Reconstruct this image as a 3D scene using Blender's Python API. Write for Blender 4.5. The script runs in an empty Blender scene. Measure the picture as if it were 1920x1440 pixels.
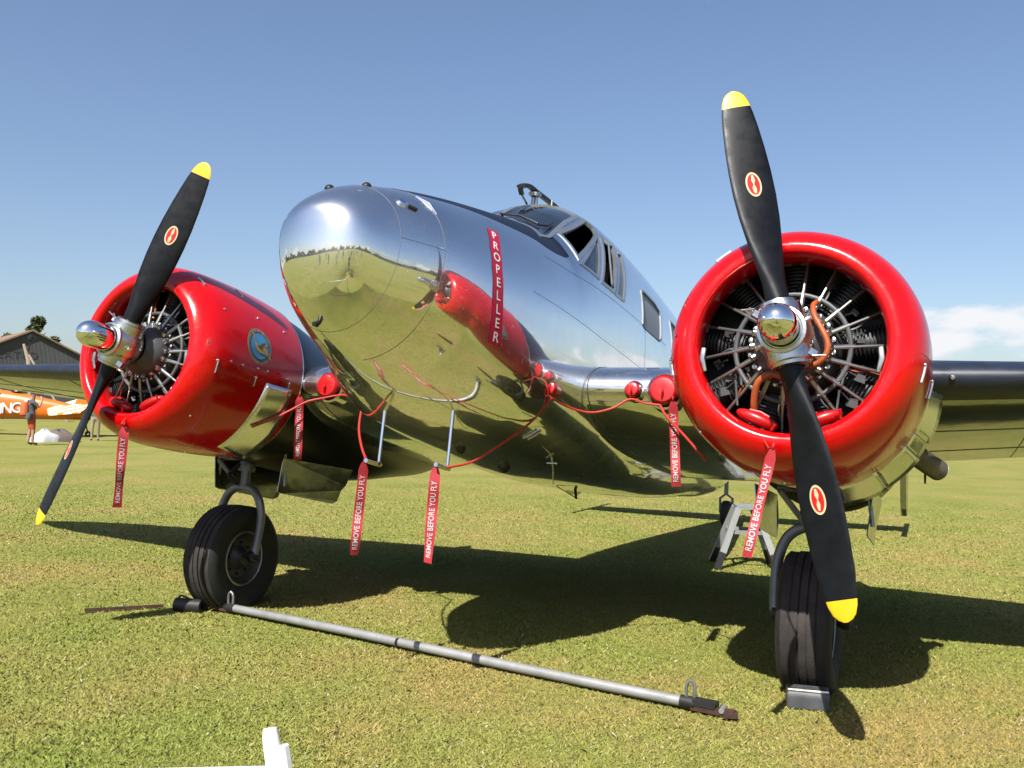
import bpy, bmesh, math, random
import numpy as np
from mathutils import Vector, Matrix, Euler
random.seed(7); rng = np.random.default_rng(7)
sc = bpy.context.scene
C = sc.collection
PI = math.pi
rad = math.radians

# ------------------------------------------------------------------ camera
CAM = Vector((2.6261, -5.3756, 1.4813)); YAW, PIT, ROLL = .4277, .0315, .0251
fw = Vector((-math.sin(YAW)*math.cos(PIT), math.cos(YAW)*math.cos(PIT), math.sin(PIT)))
rt = Vector((math.cos(YAW), math.sin(YAW), 0)); up = rt.cross(fw)
rt2 = rt*math.cos(ROLL)+up*math.sin(ROLL); up2 = up*math.cos(ROLL)-rt*math.sin(ROLL)
cd = bpy.data.cameras.new('camera'); cam = bpy.data.objects.new('camera', cd); C.objects.link(cam)
m = Matrix.Identity(4)
for i in range(3):
    m[i][0], m[i][1], m[i][2], m[i][3] = rt2[i], up2[i], -fw[i], CAM[i]
cam.matrix_world = m
cd.sensor_width = 36; cd.lens = 36*1732.08/1920; cd.clip_end = 5000; cd.clip_start = .05
sc.camera = cam

# ------------------------------------------------------------------ sky, sun, exposure
SUN_EL, SUN_AZ = rad(49), rad(0)         # azimuth from -Y towards +X
sdir = Vector((math.sin(SUN_AZ)*math.cos(SUN_EL), -math.cos(SUN_AZ)*math.cos(SUN_EL), math.sin(SUN_EL)))
W = bpy.data.worlds.new('World'); sc.world = W; W.use_nodes = True
nt = W.node_tree; nt.nodes.clear()
wo = nt.nodes.new('ShaderNodeOutputWorld'); bg = nt.nodes.new('ShaderNodeBackground')
sky = nt.nodes.new('ShaderNodeTexSky'); sky.sky_type = 'NISHITA'; sky.sun_disc = False
sky.sun_elevation = SUN_EL; sky.sun_rotation = math.atan2(sdir.x, sdir.y)
sky.air_density = 1.0; sky.dust_density = 1.3; sky.ozone_density = 2.2; sky.altitude = 50
tc = nt.nodes.new('ShaderNodeTexCoord'); sep = nt.nodes.new('ShaderNodeSeparateXYZ')
nt.links.new(tc.outputs['Generated'], sep.inputs[0])
mp = nt.nodes.new('ShaderNodeMapping'); mp.inputs['Scale'].default_value = (3.1, 3.1, 8.0); mp.inputs['Location'].default_value = (3.3, 1.2, 0)
nt.links.new(tc.outputs['Generated'], mp.inputs[0])
nz = nt.nodes.new('ShaderNodeTexNoise'); nz.inputs['Scale'].default_value = 2.2; nz.inputs['Detail'].default_value = 6; nz.inputs['Roughness'].default_value = .5
nt.links.new(mp.outputs[0], nz.inputs['Vector'])
ramp = nt.nodes.new('ShaderNodeValToRGB'); ramp.color_ramp.elements[0].position = .0; ramp.color_ramp.elements[1].position = .15
ramp.color_ramp.elements[0].color = (.66, .66, .66, 1); ramp.color_ramp.elements[1].color = (.0, .0, .0, 1)
nt.links.new(sep.outputs[2], ramp.inputs[0])
ad = nt.nodes.new('ShaderNodeMath'); ad.operation = 'ADD'; nt.links.new(nz.outputs['Fac'], ad.inputs[0])
mr = nt.nodes.new('ShaderNodeMapRange'); mr.inputs[1].default_value = .70; mr.inputs[2].default_value = .80; mr.interpolation_type = 'SMOOTHSTEP'
sc2 = nt.nodes.new('ShaderNodeMath'); sc2.operation = 'MULTIPLY'; sc2.inputs[1].default_value = .5
nt.links.new(ramp.outputs[0], sc2.inputs[0]); nt.links.new(sc2.outputs[0], ad.inputs[1]); nt.links.new(ad.outputs[0], mr.inputs[0])
mx = nt.nodes.new('ShaderNodeMix'); mx.data_type = 'RGBA'; mx.inputs['B'].default_value = (5.6, 5.6, 5.8, 1)
mul = nt.nodes.new('ShaderNodeMath'); mul.operation = 'MULTIPLY'; mul.inputs[1].default_value = .95
nt.links.new(mr.outputs[0], mul.inputs[0]); nt.links.new(mul.outputs[0], mx.inputs['Factor'])
hz = nt.nodes.new('ShaderNodeMapRange'); hz.inputs[1].default_value = 0; hz.inputs[2].default_value = .40; hz.inputs[3].default_value = .80; hz.inputs[4].default_value = .88
nt.links.new(sep.outputs[2], hz.inputs[0])
hv = nt.nodes.new('ShaderNodeVectorMath'); hv.operation = 'SCALE'; nt.links.new(sky.outputs[0], hv.inputs[0]); nt.links.new(hz.outputs[0], hv.inputs['Scale'])
tint = nt.nodes.new('ShaderNodeVectorMath'); tint.operation = 'MULTIPLY'; tint.inputs[1].default_value = (1.0, .985, 1.015); nt.links.new(hv.outputs[0], tint.inputs[0])
nt.links.new(tint.outputs[0], mx.inputs['A']); nt.links.new(mx.outputs['Result'], bg.inputs[0])
bg.inputs[1].default_value = .084
nt.links.new(bg.outputs[0], wo.inputs[0])
sl = bpy.data.lights.new('sun', 'SUN'); sl.energy = 4.8; sl.angle = rad(.53); sl.color = (1, .965, .90)
so = bpy.data.objects.new('sun', sl); C.objects.link(so); so.rotation_euler = sdir.to_track_quat('Z', 'Y').to_euler(); so.location = (0, -20, 30)
sc.view_settings.view_transform = 'Standard'; sc.view_settings.look = 'None'; sc.view_settings.exposure = 1.0; sc.view_settings.gamma = 1
sc.cycles.caustics_reflective = False; sc.cycles.caustics_refractive = False

# ------------------------------------------------------------------ materials
MATS = {}
def nodes(name):
    mt = bpy.data.materials.new(name); mt.use_nodes = True; MATS[name] = mt
    return mt, mt.node_tree, mt.node_tree.nodes['Principled BSDF']
def noise(t, scale, detail=4, rough=.55, vec=None, coord='Object'):
    n = t.nodes.new('ShaderNodeTexNoise'); n.inputs['Scale'].default_value = scale; n.inputs['Detail'].default_value = detail; n.inputs['Roughness'].default_value = rough
    c = t.nodes.new('ShaderNodeTexCoord'); t.links.new(c.outputs[coord], n.inputs['Vector'])
    return n
def rampn(t, src, stops):
    r = t.nodes.new('ShaderNodeValToRGB'); e = r.color_ramp.elements
    while len(e) < len(stops): e.new(.5)
    for i, (p_, c_) in enumerate(stops):
        e[i].position = p_; e[i].color = (*c_, 1) if len(c_) == 3 else c_
    t.links.new(src, r.inputs[0]); return r
def bump(t, b, src, strength, dist=.01):
    bn = t.nodes.new('ShaderNodeBump'); bn.inputs['Strength'].default_value = strength; bn.inputs['Distance'].default_value = dist
    t.links.new(src, bn.inputs['Height']); t.links.new(bn.outputs[0], b.inputs['Normal']); return bn
def mat(name, col, rough=.5, metal=0, var=.12, scale=8, spec=.5, coat=0, bumps=0, bscale=40, rvar=.0):
    mt, t, b = nodes(name)
    n = noise(t, scale)
    lo = tuple(max(0, c*(1-var)) for c in col); hi = tuple(min(1, c*(1+var)) for c in col)
    r = rampn(t, n.outputs['Fac'], [(.3, lo), (.7, hi)]); t.links.new(r.outputs[0], b.inputs['Base Color'])
    b.inputs['Metallic'].default_value = metal; b.inputs['Specular IOR Level'].default_value = spec
    if rvar:
        q = rampn(t, noise(t, scale*1.7, 6).outputs['Fac'], [(.3, (max(0, rough-rvar),)*3), (.7, (rough+rvar,)*3)]); t.links.new(q.outputs[0], b.inputs['Roughness'])
    else: b.inputs['Roughness'].default_value = rough
    b.inputs['Coat Weight'].default_value = coat; b.inputs['Coat Roughness'].default_value = .06
    if bumps: bump(t, b, noise(t, bscale, 3).outputs['Fac'], bumps)
    return mt

def mirror(name, navy=False, rough=.045, wav=.12, dk=1.0):
    mt, t, b = nodes(name)
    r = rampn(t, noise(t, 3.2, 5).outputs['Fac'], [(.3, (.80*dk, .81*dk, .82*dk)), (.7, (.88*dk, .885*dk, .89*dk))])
    rr = rampn(t, noise(t, 9, 8, .65).outputs['Fac'], [(.35, (rough*.7,)*3), (.55, (rough,)*3), (.78, (rough*2.3,)*3)])
    b.inputs['Metallic'].default_value = 1
    col, ro = r.outputs[0], rr.outputs[0]
    if navy:      # dark blue anti-glare paint on the top of the nose, a sharp edged stripe that widens to the windscreen
        c = t.nodes.new('ShaderNodeTexCoord'); s = t.nodes.new('ShaderNodeSeparateXYZ'); t.links.new(c.outputs['Object'], s.inputs[0])
        cur = t.nodes.new('ShaderNodeMapRange'); cur.inputs[1].default_value = -.52; cur.inputs[2].default_value = .9; cur.inputs[3].default_value = 0; cur.inputs[4].default_value = 1
        t.links.new(s.outputs[1], cur.inputs[0])
        fc = t.nodes.new('ShaderNodeFloatCurve'); t.links.new(cur.outputs[0], fc.inputs['Value'])
        cv = fc.mapping.curves[0]
        for i, (x_, y_) in enumerate([(0, .0), (.04, .09), (.1, .19), (.18, .243), (.32, .291), (.46, .35), (.605, .419), (.77, .486), (.862, .534), (1.0, .56)]):
            if i < 2:
                cv.points[i].location = (x_, y_)
            else: cv.points.new(x_, y_)
        fc.mapping.update()
        ab = t.nodes.new('ShaderNodeMath'); ab.operation = 'ABSOLUTE'; t.links.new(s.outputs[0], ab.inputs[0])
        lt = t.nodes.new('ShaderNodeMath'); lt.operation = 'LESS_THAN'; t.links.new(ab.outputs[0], lt.inputs[0]); t.links.new(fc.outputs[0], lt.inputs[1])
        zz = t.nodes.new('ShaderNodeMath'); zz.operation = 'GREATER_THAN'; zz.inputs[1].default_value = .4; t.links.new(s.outputs[2], zz.inputs[0])
        yy = t.nodes.new('ShaderNodeMath'); yy.operation = 'LESS_THAN'; yy.inputs[1].default_value = .97; t.links.new(s.outputs[1], yy.inputs[0])
        m1 = t.nodes.new('ShaderNodeMath'); m1.operation = 'MULTIPLY'; t.links.new(lt.outputs[0], m1.inputs[0]); t.links.new(zz.outputs[0], m1.inputs[1])
        m2 = t.nodes.new('ShaderNodeMath'); m2.operation = 'MULTIPLY'; t.links.new(m1.outputs[0], m2.inputs[0]); t.links.new(yy.outputs[0], m2.inputs[1])
        def mixc(a, bcol):
            x = t.nodes.new('ShaderNodeMix'); x.data_type = 'RGBA'; t.links.new(m2.outputs[0], x.inputs['Factor']); t.links.new(a, x.inputs['A']); x.inputs['B'].default_value = (*bcol, 1); return x.outputs['Result']
        col = mixc(col, (.006, .010, .021)); ro = mixc(ro, (.45,)*3)
        iv = t.nodes.new('ShaderNodeMath'); iv.operation = 'SUBTRACT'; iv.inputs[0].default_value = 1; t.links.new(m2.outputs[0], iv.inputs[1]); t.links.new(iv.outputs[0], b.inputs['Metallic'])
        b.inputs['Specular IOR Level'].default_value = .22
    t.links.new(col, b.inputs['Base Color']); t.links.new(ro, b.inputs['Roughness'])
    bn_ = bump(t, b, noise(t, 2.6, 3, .45).outputs['Fac'], wav, .02)
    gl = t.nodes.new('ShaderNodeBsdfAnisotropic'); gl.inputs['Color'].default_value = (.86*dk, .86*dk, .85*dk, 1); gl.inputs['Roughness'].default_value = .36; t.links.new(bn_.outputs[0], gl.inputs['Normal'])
    sm = rampn(t, noise(t, 2.2, 9, .68).outputs['Fac'], [(.34, (.10,)*3), (.5, (.20,)*3), (.68, (.36,)*3)])
    fac = sm.outputs[0]
    if navy:
        mm = t.nodes.new('ShaderNodeMath'); mm.operation = 'MULTIPLY'; t.links.new(fac, mm.inputs[0]); t.links.new(iv.outputs[0], mm.inputs[1]); fac = mm.outputs[0]
    ms_ = t.nodes.new('ShaderNodeMixShader'); t.links.new(fac, ms_.inputs[0]); t.links.new(b.outputs[0], ms_.inputs[1]); t.links.new(gl.outputs[0], ms_.inputs[2])
    t.links.new(ms_.outputs[0], t.nodes['Material Output'].inputs[0])
    return mt
mirror('fuselage_metal', navy=True, wav=.10)
mirror('polished_metal', rough=.06, wav=.2)
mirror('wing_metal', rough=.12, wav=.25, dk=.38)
mirror('flap_metal', rough=.2, wav=.15, dk=.95)
mat('chrome', (.85, .85, .86), .035, 1, .03)
mat('satin_metal', (0.527, 0.527, 0.51), .3, 1, .12, 14, rvar=.08)
mat('grey_metal', (0.28, 0.28, 0.28), .42, .75, .2, 12, rvar=.1)
mat('engine_grey', (0.062, 0.0645, 0.0682), .5, .1, .3, 10)
mat('engine_black', (0.0108, 0.0108, 0.0114), .55, 0, .3, 14)
mat('pushrod', (.30, .30, .29), .28, .85, .1, 20)
mat('seam', (.12, .12, .125), .45, .6, .1)
mt, t, b = nodes('cowl_red')
r = rampn(t, noise(t, 5, 6).outputs['Fac'], [(.3, (.45, .0012, .0025)), (.7, (.53, .0025, .0035))]); t.links.new(r.outputs[0], b.inputs['Base Color'])
rr = rampn(t, noise(t, 30, 8, .7).outputs['Fac'], [(.4, (.16,)*3), (.75, (.34,)*3)]); t.links.new(rr.outputs[0], b.inputs['Roughness'])
b.inputs['Coat Weight'].default_value = .3; b.inputs['Coat Roughness'].default_value = .05; b.inputs['Specular IOR Level'].default_value = .35
ch_ = rampn(t, noise(t, 55, 4, .6).outputs['Fac'], [(.70, (0, 0, 0)), (.74, (1, 1, 1))]); mxx = t.nodes.new('ShaderNodeMix'); mxx.data_type = 'RGBA'; t.links.new(ch_.outputs[0], mxx.inputs['Factor']); t.links.new(r.outputs[0], mxx.inputs['A']); mxx.inputs['B'].default_value = (.60, .10, .08, 1); t.links.new(mxx.outputs['Result'], b.inputs['Base Color'])
bump(t, b, noise(t, 3, 2).outputs['Fac'], .08, .01)
mat('blade_black', (0.0049, 0.0056, 0.0073), .42, 0, .35, 10, spec=.2, rvar=.1)
mat('blade_yellow', (0.6375, 0.39, 0.0075), .42, 0, .06)
mat('emblem_cream', (0.504, 0.42, 0.238), .4, 0, .05)
mat('emblem_red', (0.434, 0.0105, 0.014), .35, 0, .05)
mat('emblem_blue', (0.056, 0.238, 0.476), .4, 0, .08)
mat('emblem_silver', (0.294, 0.28, 0.21), .4, .3, .15)
mat('emblem_gold', (.45, .28, .06), .4, .1, .3, 60)
mat('emblem_brown', (.10, .055, .02), .5, 0, .3, 60)
mat('white_paint', (0.585, 0.585, 0.5775), .4, 0, .05)
mat('strip_red', (0.33, 0.0072, 0.03), .4, 0, .06)
mat('navy', (0.0096, 0.016, 0.036), .35, 0, .2)
mat('nacelle_black', (.007, .008, .009), .3, 0, .2, 8, spec=.4)
mat('boot_rubber', (0.0128, 0.0168, 0.0288), .36, 0, .3, 6, rvar=.08)
mat('frame_silver', (.42, .45, .47), .3, .85, .08)
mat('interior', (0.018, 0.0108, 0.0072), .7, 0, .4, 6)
mat('leather', (0.11, 0.05, 0.02), .6, 0, .3)
mat('tyre', (.008, .008, .008), .75, 0, .3, 20, bumps=.2, bscale=60)
mt, t, b = nodes('tyre_tread')
r = rampn(t, noise(t, 9, 6).outputs['Fac'], [(.35, (.016, .013, .012)), (.7, (.036, .028, .024))]); t.links.new(r.outputs[0], b.inputs['Base Color']); b.inputs['Roughness'].default_value = .85
bump(t, b, noise(t, 70, 3).outputs['Fac'], .25)
mat('gear_grey', (0.18, 0.18, 0.186), .4, .35, .15, 10)
mat('rim_dark', (0.042, 0.0406, 0.0385), .5, .3, .25)
mat('dark_metal', (0.0228, 0.0215, 0.0208), .5, .3, .25)
mat('rust', (.045, .018, .010), .85, 0, .4, 25, bumps=.4)
mat('galv', (.27, .27, .265), .48, .35, .16, 7, rvar=.1, bumps=.06)
mat('plug_red', (0.3844, 0.005, 0.0062), .34, 0, .08, 20, coat=.3)
mat('cord_red', (0.372, 0.0217, 0.0124), .6, 0, .12, 30)
mat('tag_red', (0.3224, 0.0136, 0.0217), .7, 0, .12, 14)
mat('tag_text', (.46, .40, .40), .7, 0, .15, 60)
mat('hose_orange', (.30, .065, .016), .5, 0, .2, 20)
mat('exhaust', (.13, .115, .105), .5, .6, .35, 8)
mat('stand_grey', (.20, .205, .20), .55, 0, .08)
mat('white_plastic', (0.738, 0.738, 0.738), .3, 0, .03)
mat('black_paint', (0.0084, 0.0084, 0.0091), .4, 0, .2)
mat('cabin_window_grey', (.20, .22, .24), .5, 0, .05)  # flat opaque grey for the cabin window panes and their frames
mat('orange_paint', (0.544, 0.1292, 0.0082), .35, 0, .06, coat=.3)
mat('skin', (0.325, 0.182, 0.13), .6, 0, .06)
mat('shirt_grey', (.055, .06, .068), .85, 0, .12)
mat('shorts_orange', (0.33, 0.06, 0.024), .85, 0, .12)
mat('bag_orange', (0.403, 0.0845, 0.0195), .7, 0, .1)
mat('cap_grey', (.10, .105, .115), .8, 0, .1)
mat('shoe_black', (.02, .02, .02), .7, 0, .1)
mat('khaki', (0.24, 0.198, 0.132), .85, 0, .1)
mat('shirt_white', (0.496, 0.496, 0.496), .85, 0, .05)
mat('shirt_blue', (.06, .10, .22), .85, 0, .1)
mat('jeans', (.03, .045, .08), .85, 0, .15)
mat('hair_dark', (.03, .02, .015), .7, 0, .2)
mat('canvas_brown', (0.096, 0.075, 0.063), .85, 0, .15, 4, bumps=.2, bscale=6)
mat('canvas_white', (0.495, 0.495, 0.5025), .85, 0, .06)
mat('bark', (.09, .065, .045), .9, 0, .3, 10, bumps=.5)
mat('wood_pale', (0.252, 0.204, 0.15), .8, 0, .2, 12)
mt, t, b = nodes('glass')
b.inputs['Base Color'].default_value = (.015, .02, .028, 1); b.inputs['Roughness'].default_value = .03; b.inputs['Alpha'].default_value = .8; b.inputs['Coat Weight'].default_value = 1; b.inputs['Coat Roughness'].default_value = .02
# orange/white diagonal stripes of the parked biplane's tailplane
mt, t, b = nodes('tail_stripes')
c = t.nodes.new('ShaderNodeTexCoord'); wv = t.nodes.new('ShaderNodeTexWave'); wv.bands_direction = 'X'; wv.inputs['Scale'].default_value = .62; wv.inputs['Distortion'].default_value = 0
mpn = t.nodes.new('ShaderNodeMapping'); mpn.inputs['Rotation'].default_value = (0, 0, .5); t.links.new(c.outputs['Object'], mpn.inputs[0]); t.links.new(mpn.outputs[0], wv.inputs['Vector'])
r = rampn(t, wv.outputs['Fac'], [(.60, (.78, .78, .76)), (.62, (.80, .25, .02))]); t.links.new(r.outputs[0], b.inputs['Base Color']); b.inputs['Roughness'].default_value = .4
# corrugated hangar sheets
mt, t, b = nodes('hangar_wall')
c = t.nodes.new('ShaderNodeTexCoord'); wv = t.nodes.new('ShaderNodeTexWave'); wv.bands_direction = 'X'; wv.inputs['Scale'].default_value = 3.2; t.links.new(c.outputs['Object'], wv.inputs['Vector'])
n = noise(t, .5, 6); r = rampn(t, n.outputs['Fac'], [(.3, (.035, .037, .041)), (.7, (.06, .062, .066))]); t.links.new(r.outputs[0], b.inputs['Base Color']); b.inputs['Roughness'].default_value = .7
bump(t, b, wv.outputs['Fac'], .5, .05)
mat('hangar_roof', (0.18, 0.114, 0.072), .8, 0, .25, 1.2)
mat('hangar_letter', (.03, .031, .034), .8, 0, .1)
# ground
mt, t, b = nodes('turf')
n1 = noise(t, .55, 6, .6); n2 = noise(t, 14, 8, .72); n3 = noise(t, 120, 3, .7)
r1 = rampn(t, n1.outputs['Fac'], [(.32, (.155, .166, .038)), (.5, (.198, .194, .052)), (.66, (.238, .203, .073))])
r2 = rampn(t, n2.outputs['Fac'], [(.3, (.60, .62, .55)), (.5, (1, 1, 1)), (.72, (1.35, 1.25, 1.15))])
r3 = rampn(t, n3.outputs['Fac'], [(.35, (.62, .64, .6)), (.65, (1.3, 1.3, 1.25))])
a1 = t.nodes.new('ShaderNodeMix'); a1.data_type = 'RGBA'; a1.blend_type = 'MULTIPLY'; a1.inputs['Factor'].default_value = 1; t.links.new(r1.outputs[0], a1.inputs['A']); t.links.new(r2.outputs[0], a1.inputs['B'])
a2 = t.nodes.new('ShaderNodeMix'); a2.data_type = 'RGBA'; a2.blend_type = 'MULTIPLY'; a2.inputs['Factor'].default_value = .8; t.links.new(a1.outputs['Result'], a2.inputs['A']); t.links.new(r3.outputs[0], a2.inputs['B'])
t.links.new(a2.outputs['Result'], b.inputs['Base Color']); b.inputs['Roughness'].default_value = .95; b.inputs['Specular IOR Level'].default_value = .1
bump(t, b, n2.outputs['Fac'], .8, .03)
mt, t, b = nodes('grass_blade')
g = t.nodes.new('ShaderNodeNewGeometry'); n1 = noise(t, .55, 6, .6)
r1 = rampn(t, g.outputs['Random Per Island'], [(0, (.155, .175, .034)), (.35, (.200, .211, .045)), (.62, (.240, .236, .058)), (.88, (.29, .258, .084)), (.99, (.34, .29, .13)), (1, (.46, .46, .38))])
r2 = rampn(t, n1.outputs['Fac'], [(.34, (.80, .98, .75)), (.5, (1, 1, 1)), (.64, (1.22, .93, 1.1))])
a1 = t.nodes.new('ShaderNodeMix'); a1.data_type = 'RGBA'; a1.blend_type = 'MULTIPLY'; a1.inputs['Factor'].default_value = 1; t.links.new(r1.outputs[0], a1.inputs['A']); t.links.new(r2.outputs[0], a1.inputs['B'])
t.links.new(a1.outputs['Result'], b.inputs['Base Color']); b.inputs['Roughness'].default_value = .8; b.inputs['Specular IOR Level'].default_value = .1
up_n = t.nodes.new('ShaderNodeVectorMath'); up_n.operation = 'ADD'; up_n.inputs[1].default_value = (0, 0, 1.6); t.links.new(g.outputs['Normal'], up_n.inputs[0]); un = t.nodes.new('ShaderNodeVectorMath'); un.operation = 'NORMALIZE'; t.links.new(up_n.outputs[0], un.inputs[0]); t.links.new(un.outputs[0], b.inputs['Normal'])
def leafmat(name, cols):
    mt, t, b = nodes(name); g = t.nodes.new('ShaderNodeNewGeometry')
    r = rampn(t, g.outputs['Random Per Island'], [(i/(len(cols)-1), c) for i, c in enumerate(cols)]); t.links.new(r.outputs[0], b.inputs['Base Color']); b.inputs['Roughness'].default_value = .7
leafmat('leaf', [(.022, .038, .008), (.042, .062, .012), (.065, .085, .02)])
leafmat('leaf_grey', [(.04, .05, .03), (.065, .075, .045), (.10, .105, .07)])
mat('cloud_tent', (.75, .75, .75), .6)

# ------------------------------------------------------------------ mesh helpers
def vec(p): return np.array(p, float)
class MB:
    def __init__(s): s.v = []; s.f = []; s.m = []
    def add(s, vs, fs, mi=0):
        o = len(s.v); s.v += [tuple(map(float, q)) for q in vs]; s.f += [tuple(i+o for i in q) for q in fs]; s.m += [mi]*len(fs); return s
    def box(s, c, d, rot=None, mi=0, taper=1.0):
        hx, hy, hz = d[0]/2, d[1]/2, d[2]/2
        P = [Vector((x*hx*(taper if z > 0 else 1), y*hy*(taper if z > 0 else 1), z*hz)) for z in (-1, 1) for y in (-1, 1) for x in (-1, 1)]
        R = Euler(rot).to_matrix() if rot is not None and not isinstance(rot, Matrix) else (rot or Matrix.Identity(3))
        return s.add([R @ q+Vector(c) for q in P], [(0, 2, 3, 1), (4, 5, 7, 6), (0, 1, 5, 4), (2, 6, 7, 3), (0, 4, 6, 2), (1, 3, 7, 5)], mi)
    def tube(s, path, r, n=10, caps=True, mi=0, flat=1.0, upv=None):
        P = [Vector(q) for q in path]; k = len(P); rs = r if isinstance(r, (list, tuple)) else [r]*k
        T = [(P[min(i+1, k-1)]-P[max(i-1, 0)]).normalized() for i in range(k)]
        x = Vector(upv) if upv else (Vector((0, 0, 1)) if abs(T[0].z) < .9 else Vector((1, 0, 0)))
        vs = []; 
        for i in range(k):
            x = (x-T[i]*x.dot(T[i])).normalized(); y = T[i].cross(x)
            for j in range(n):
                a = 2*PI*j/n; vs.append(P[i]+(x*math.cos(a)+y*math.sin(a)*flat)*rs[i])
        fs = [(i*n+j, i*n+(j+1) % n, (i+1)*n+(j+1) % n, (i+1)*n+j) for i in range(k-1) for j in range(n)]
        if caps: fs += [tuple(range(n-1, -1, -1)), tuple(range((k-1)*n, k*n))]
        return s.add(vs, fs, mi)
    def lathe(s, prof, o=(0, 0, 0), ax=(0, 1, 0), n=48, mi=0, close=False, mfun=None):
        ax = Vector(ax).normalized(); x = (Vector((1, 0, 0)) if abs(ax.x) < .9 else Vector((0, 0, 1))); x = (x-ax*x.dot(ax)).normalized(); y = ax.cross(x); o = Vector(o)
        vs = [o+ax*h+(x*math.cos(2*PI*j/n)+y*math.sin(2*PI*j/n))*max(r, 1e-4) for h, r in prof for j in range(n)]
        k = len(prof); rng_ = range(k if close else k-1)
        fs = [(i*n+j, i*n+(j+1) % n, ((i+1) % k)*n+(j+1) % n, ((i+1) % k)*n+j) for i in rng_ for j in range(n)]
        o_ = len(s.m); s.add(vs, fs, mi)
        if mfun:
            for q, i in enumerate([i for i in rng_ for j in range(n)]): s.m[o_+q] = mfun(i)
        return s
    def quadgrid(s, G, mi=0, closed_u=False):
        nu, nv = len(G), len(G[0])
        return s.add([q for row in G for q in row], [(i*nv+j, i*nv+j+1, ((i+1) % nu)*nv+j+1, ((i+1) % nu)*nv+j) for i in range(nu if closed_u else nu-1) for j in range(nv-1)], mi)
    def build(s, name, mats, parent=None, smooth=True, angle=35, loc=None, fixn=True):
        me = bpy.data.meshes.new(name); me.from_pydata(s.v, [], s.f)
        for q in (mats if isinstance(mats, (list, tuple)) else [mats]): me.materials.append(MATS[q])
        me.polygons.foreach_set('material_index', s.m)
        if fixn:
            bm = bmesh.new(); bm.from_mesh(me); bmesh.ops.remove_doubles(bm, verts=bm.verts, dist=1e-5); bmesh.ops.recalc_face_normals(bm, faces=bm.faces); bm.to_mesh(me); bm.free()
        if smooth:
            me.polygons.foreach_set('use_smooth', [True]*len(me.polygons))
            if angle < 179: me.set_sharp_from_angle(angle=rad(angle))
        return link(name, me, parent, loc)
def link(name, me, parent=None, loc=None):
    o = bpy.data.objects.new(name, me); C.objects.link(o)
    if parent: o.parent = parent
    if loc is not None: o.location = loc
    return o
def tag(o, label=None, cat=None, group=None, kind=None):
    if label: o['label'] = label
    if cat: o['category'] = cat
    if group: o['group'] = group
    if kind: o['kind'] = kind
    return o
def empty(name, loc=(0, 0, 0), rz=0):
    o = bpy.data.objects.new(name, None); C.objects.link(o); o.location = loc; o.rotation_euler = (0, 0, rz); o.empty_display_size = .2; return o
def spl(pts, n=40):                      # Catmull-Rom through points
    P = [vec(q) for q in pts]; P = [2*P[0]-P[1]]+P+[2*P[-1]-P[-2]]; out = []
    segs = len(P)-3; per = max(2, n//segs)
    for i in range(segs):
        for k in range(per):
            t_ = k/per; a, b_, c_, d = P[i:i+4]
            out.append(.5*((2*b_)+(-a+c_)*t_+(2*a-5*b_+4*c_-d)*t_**2+(-a+3*b_-3*c_+d)*t_**3))
    out.append(P[-2]); return out
_tc = {}
def text2d(txt, size=1, bold=0):
    k = (txt, bold)
    if k not in _tc:
        cu = bpy.data.curves.new('lettering', 'FONT'); cu.body = txt; cu.align_x = 'CENTER'; cu.align_y = 'CENTER'; cu.offset = bold; cu.resolution_u = 3
        ob = bpy.data.objects.new('lettering', cu); C.objects.link(ob); bpy.context.view_layer.update()
        me = bpy.data.meshes.new_from_object(ob.evaluated_get(bpy.context.evaluated_depsgraph_get()))
        _tc[k] = ([tuple(q.co) for q in me.vertices], [tuple(q.vertices) for q in me.polygons])
        bpy.data.objects.remove(ob); bpy.data.curves.remove(cu); bpy.data.meshes.remove(me)
    v_, f_ = _tc[k]
    return [(x*size, y*size) for x, y, z in v_], f_

# ================================================================== SETTING
gr = MB()
rs = [0, 3, 8, 20, 50, 120, 300, 800, 2500]
gr.lathe([(0, r_) for r_ in rs], o=(0, 0, 0), ax=(0, 0, 1), n=64)
tag(gr.build('ground', 'turf', smooth=False), kind='structure')

# grass: uncountable, one object of blades around the aircraft's parking spot
N1, N2 = 820000, 240000; N = N1+N2
d = np.concatenate([np.exp(rng.uniform(np.log(2.4), np.log(23), N1)), np.exp(rng.uniform(np.log(.5), np.log(23), N2))])
th = np.concatenate([rng.uniform(-.80, .74, N1), rng.uniform(.74, 2*PI-.80, N2)])
k2 = (d < 2.4) & (np.arange(N) >= N1)
base = math.atan2(fw.y, fw.x)
bx = CAM.x+d*np.cos(base-th); by = CAM.y+d*np.sin(base-th)
cl = .5+.5*np.sin(bx*3.1+1.3*np.sin(by*2.3))*np.sin(by*2.7+1.1*np.sin(bx*1.9))
hgt = rng.uniform(.004, .012, N)*(1+.5*cl)*(1+.012*d); hgt[rng.random(N) < .012] *= 1.9; hgt *= np.clip((23-d)/9, .12, 1)
wd = rng.uniform(.0010, .0022, N)*(.8+d*.2)
wd[N1:] *= 1.5; az = rng.uniform(0, 2*PI, N); lean = rng.uniform(.3, 1.9, N)*hgt; la = rng.uniform(0, 2*PI, N)
V = np.zeros((N, 4, 3), np.float32)
V[:, 0, 0] = bx-np.cos(az)*wd; V[:, 0, 1] = by-np.sin(az)*wd
V[:, 1, 0] = bx+np.cos(az)*wd; V[:, 1, 1] = by+np.sin(az)*wd
V[:, 2, 0] = bx+np.cos(az)*wd*.7+lean*.4*np.cos(la); V[:, 2, 1] = by+np.sin(az)*wd*.7+lean*.4*np.sin(la); V[:, 2, 2] = hgt*.6
V[:, 3, 0] = bx+lean*np.cos(la); V[:, 3, 1] = by+lean*np.sin(la); V[:, 3, 2] = hgt
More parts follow.
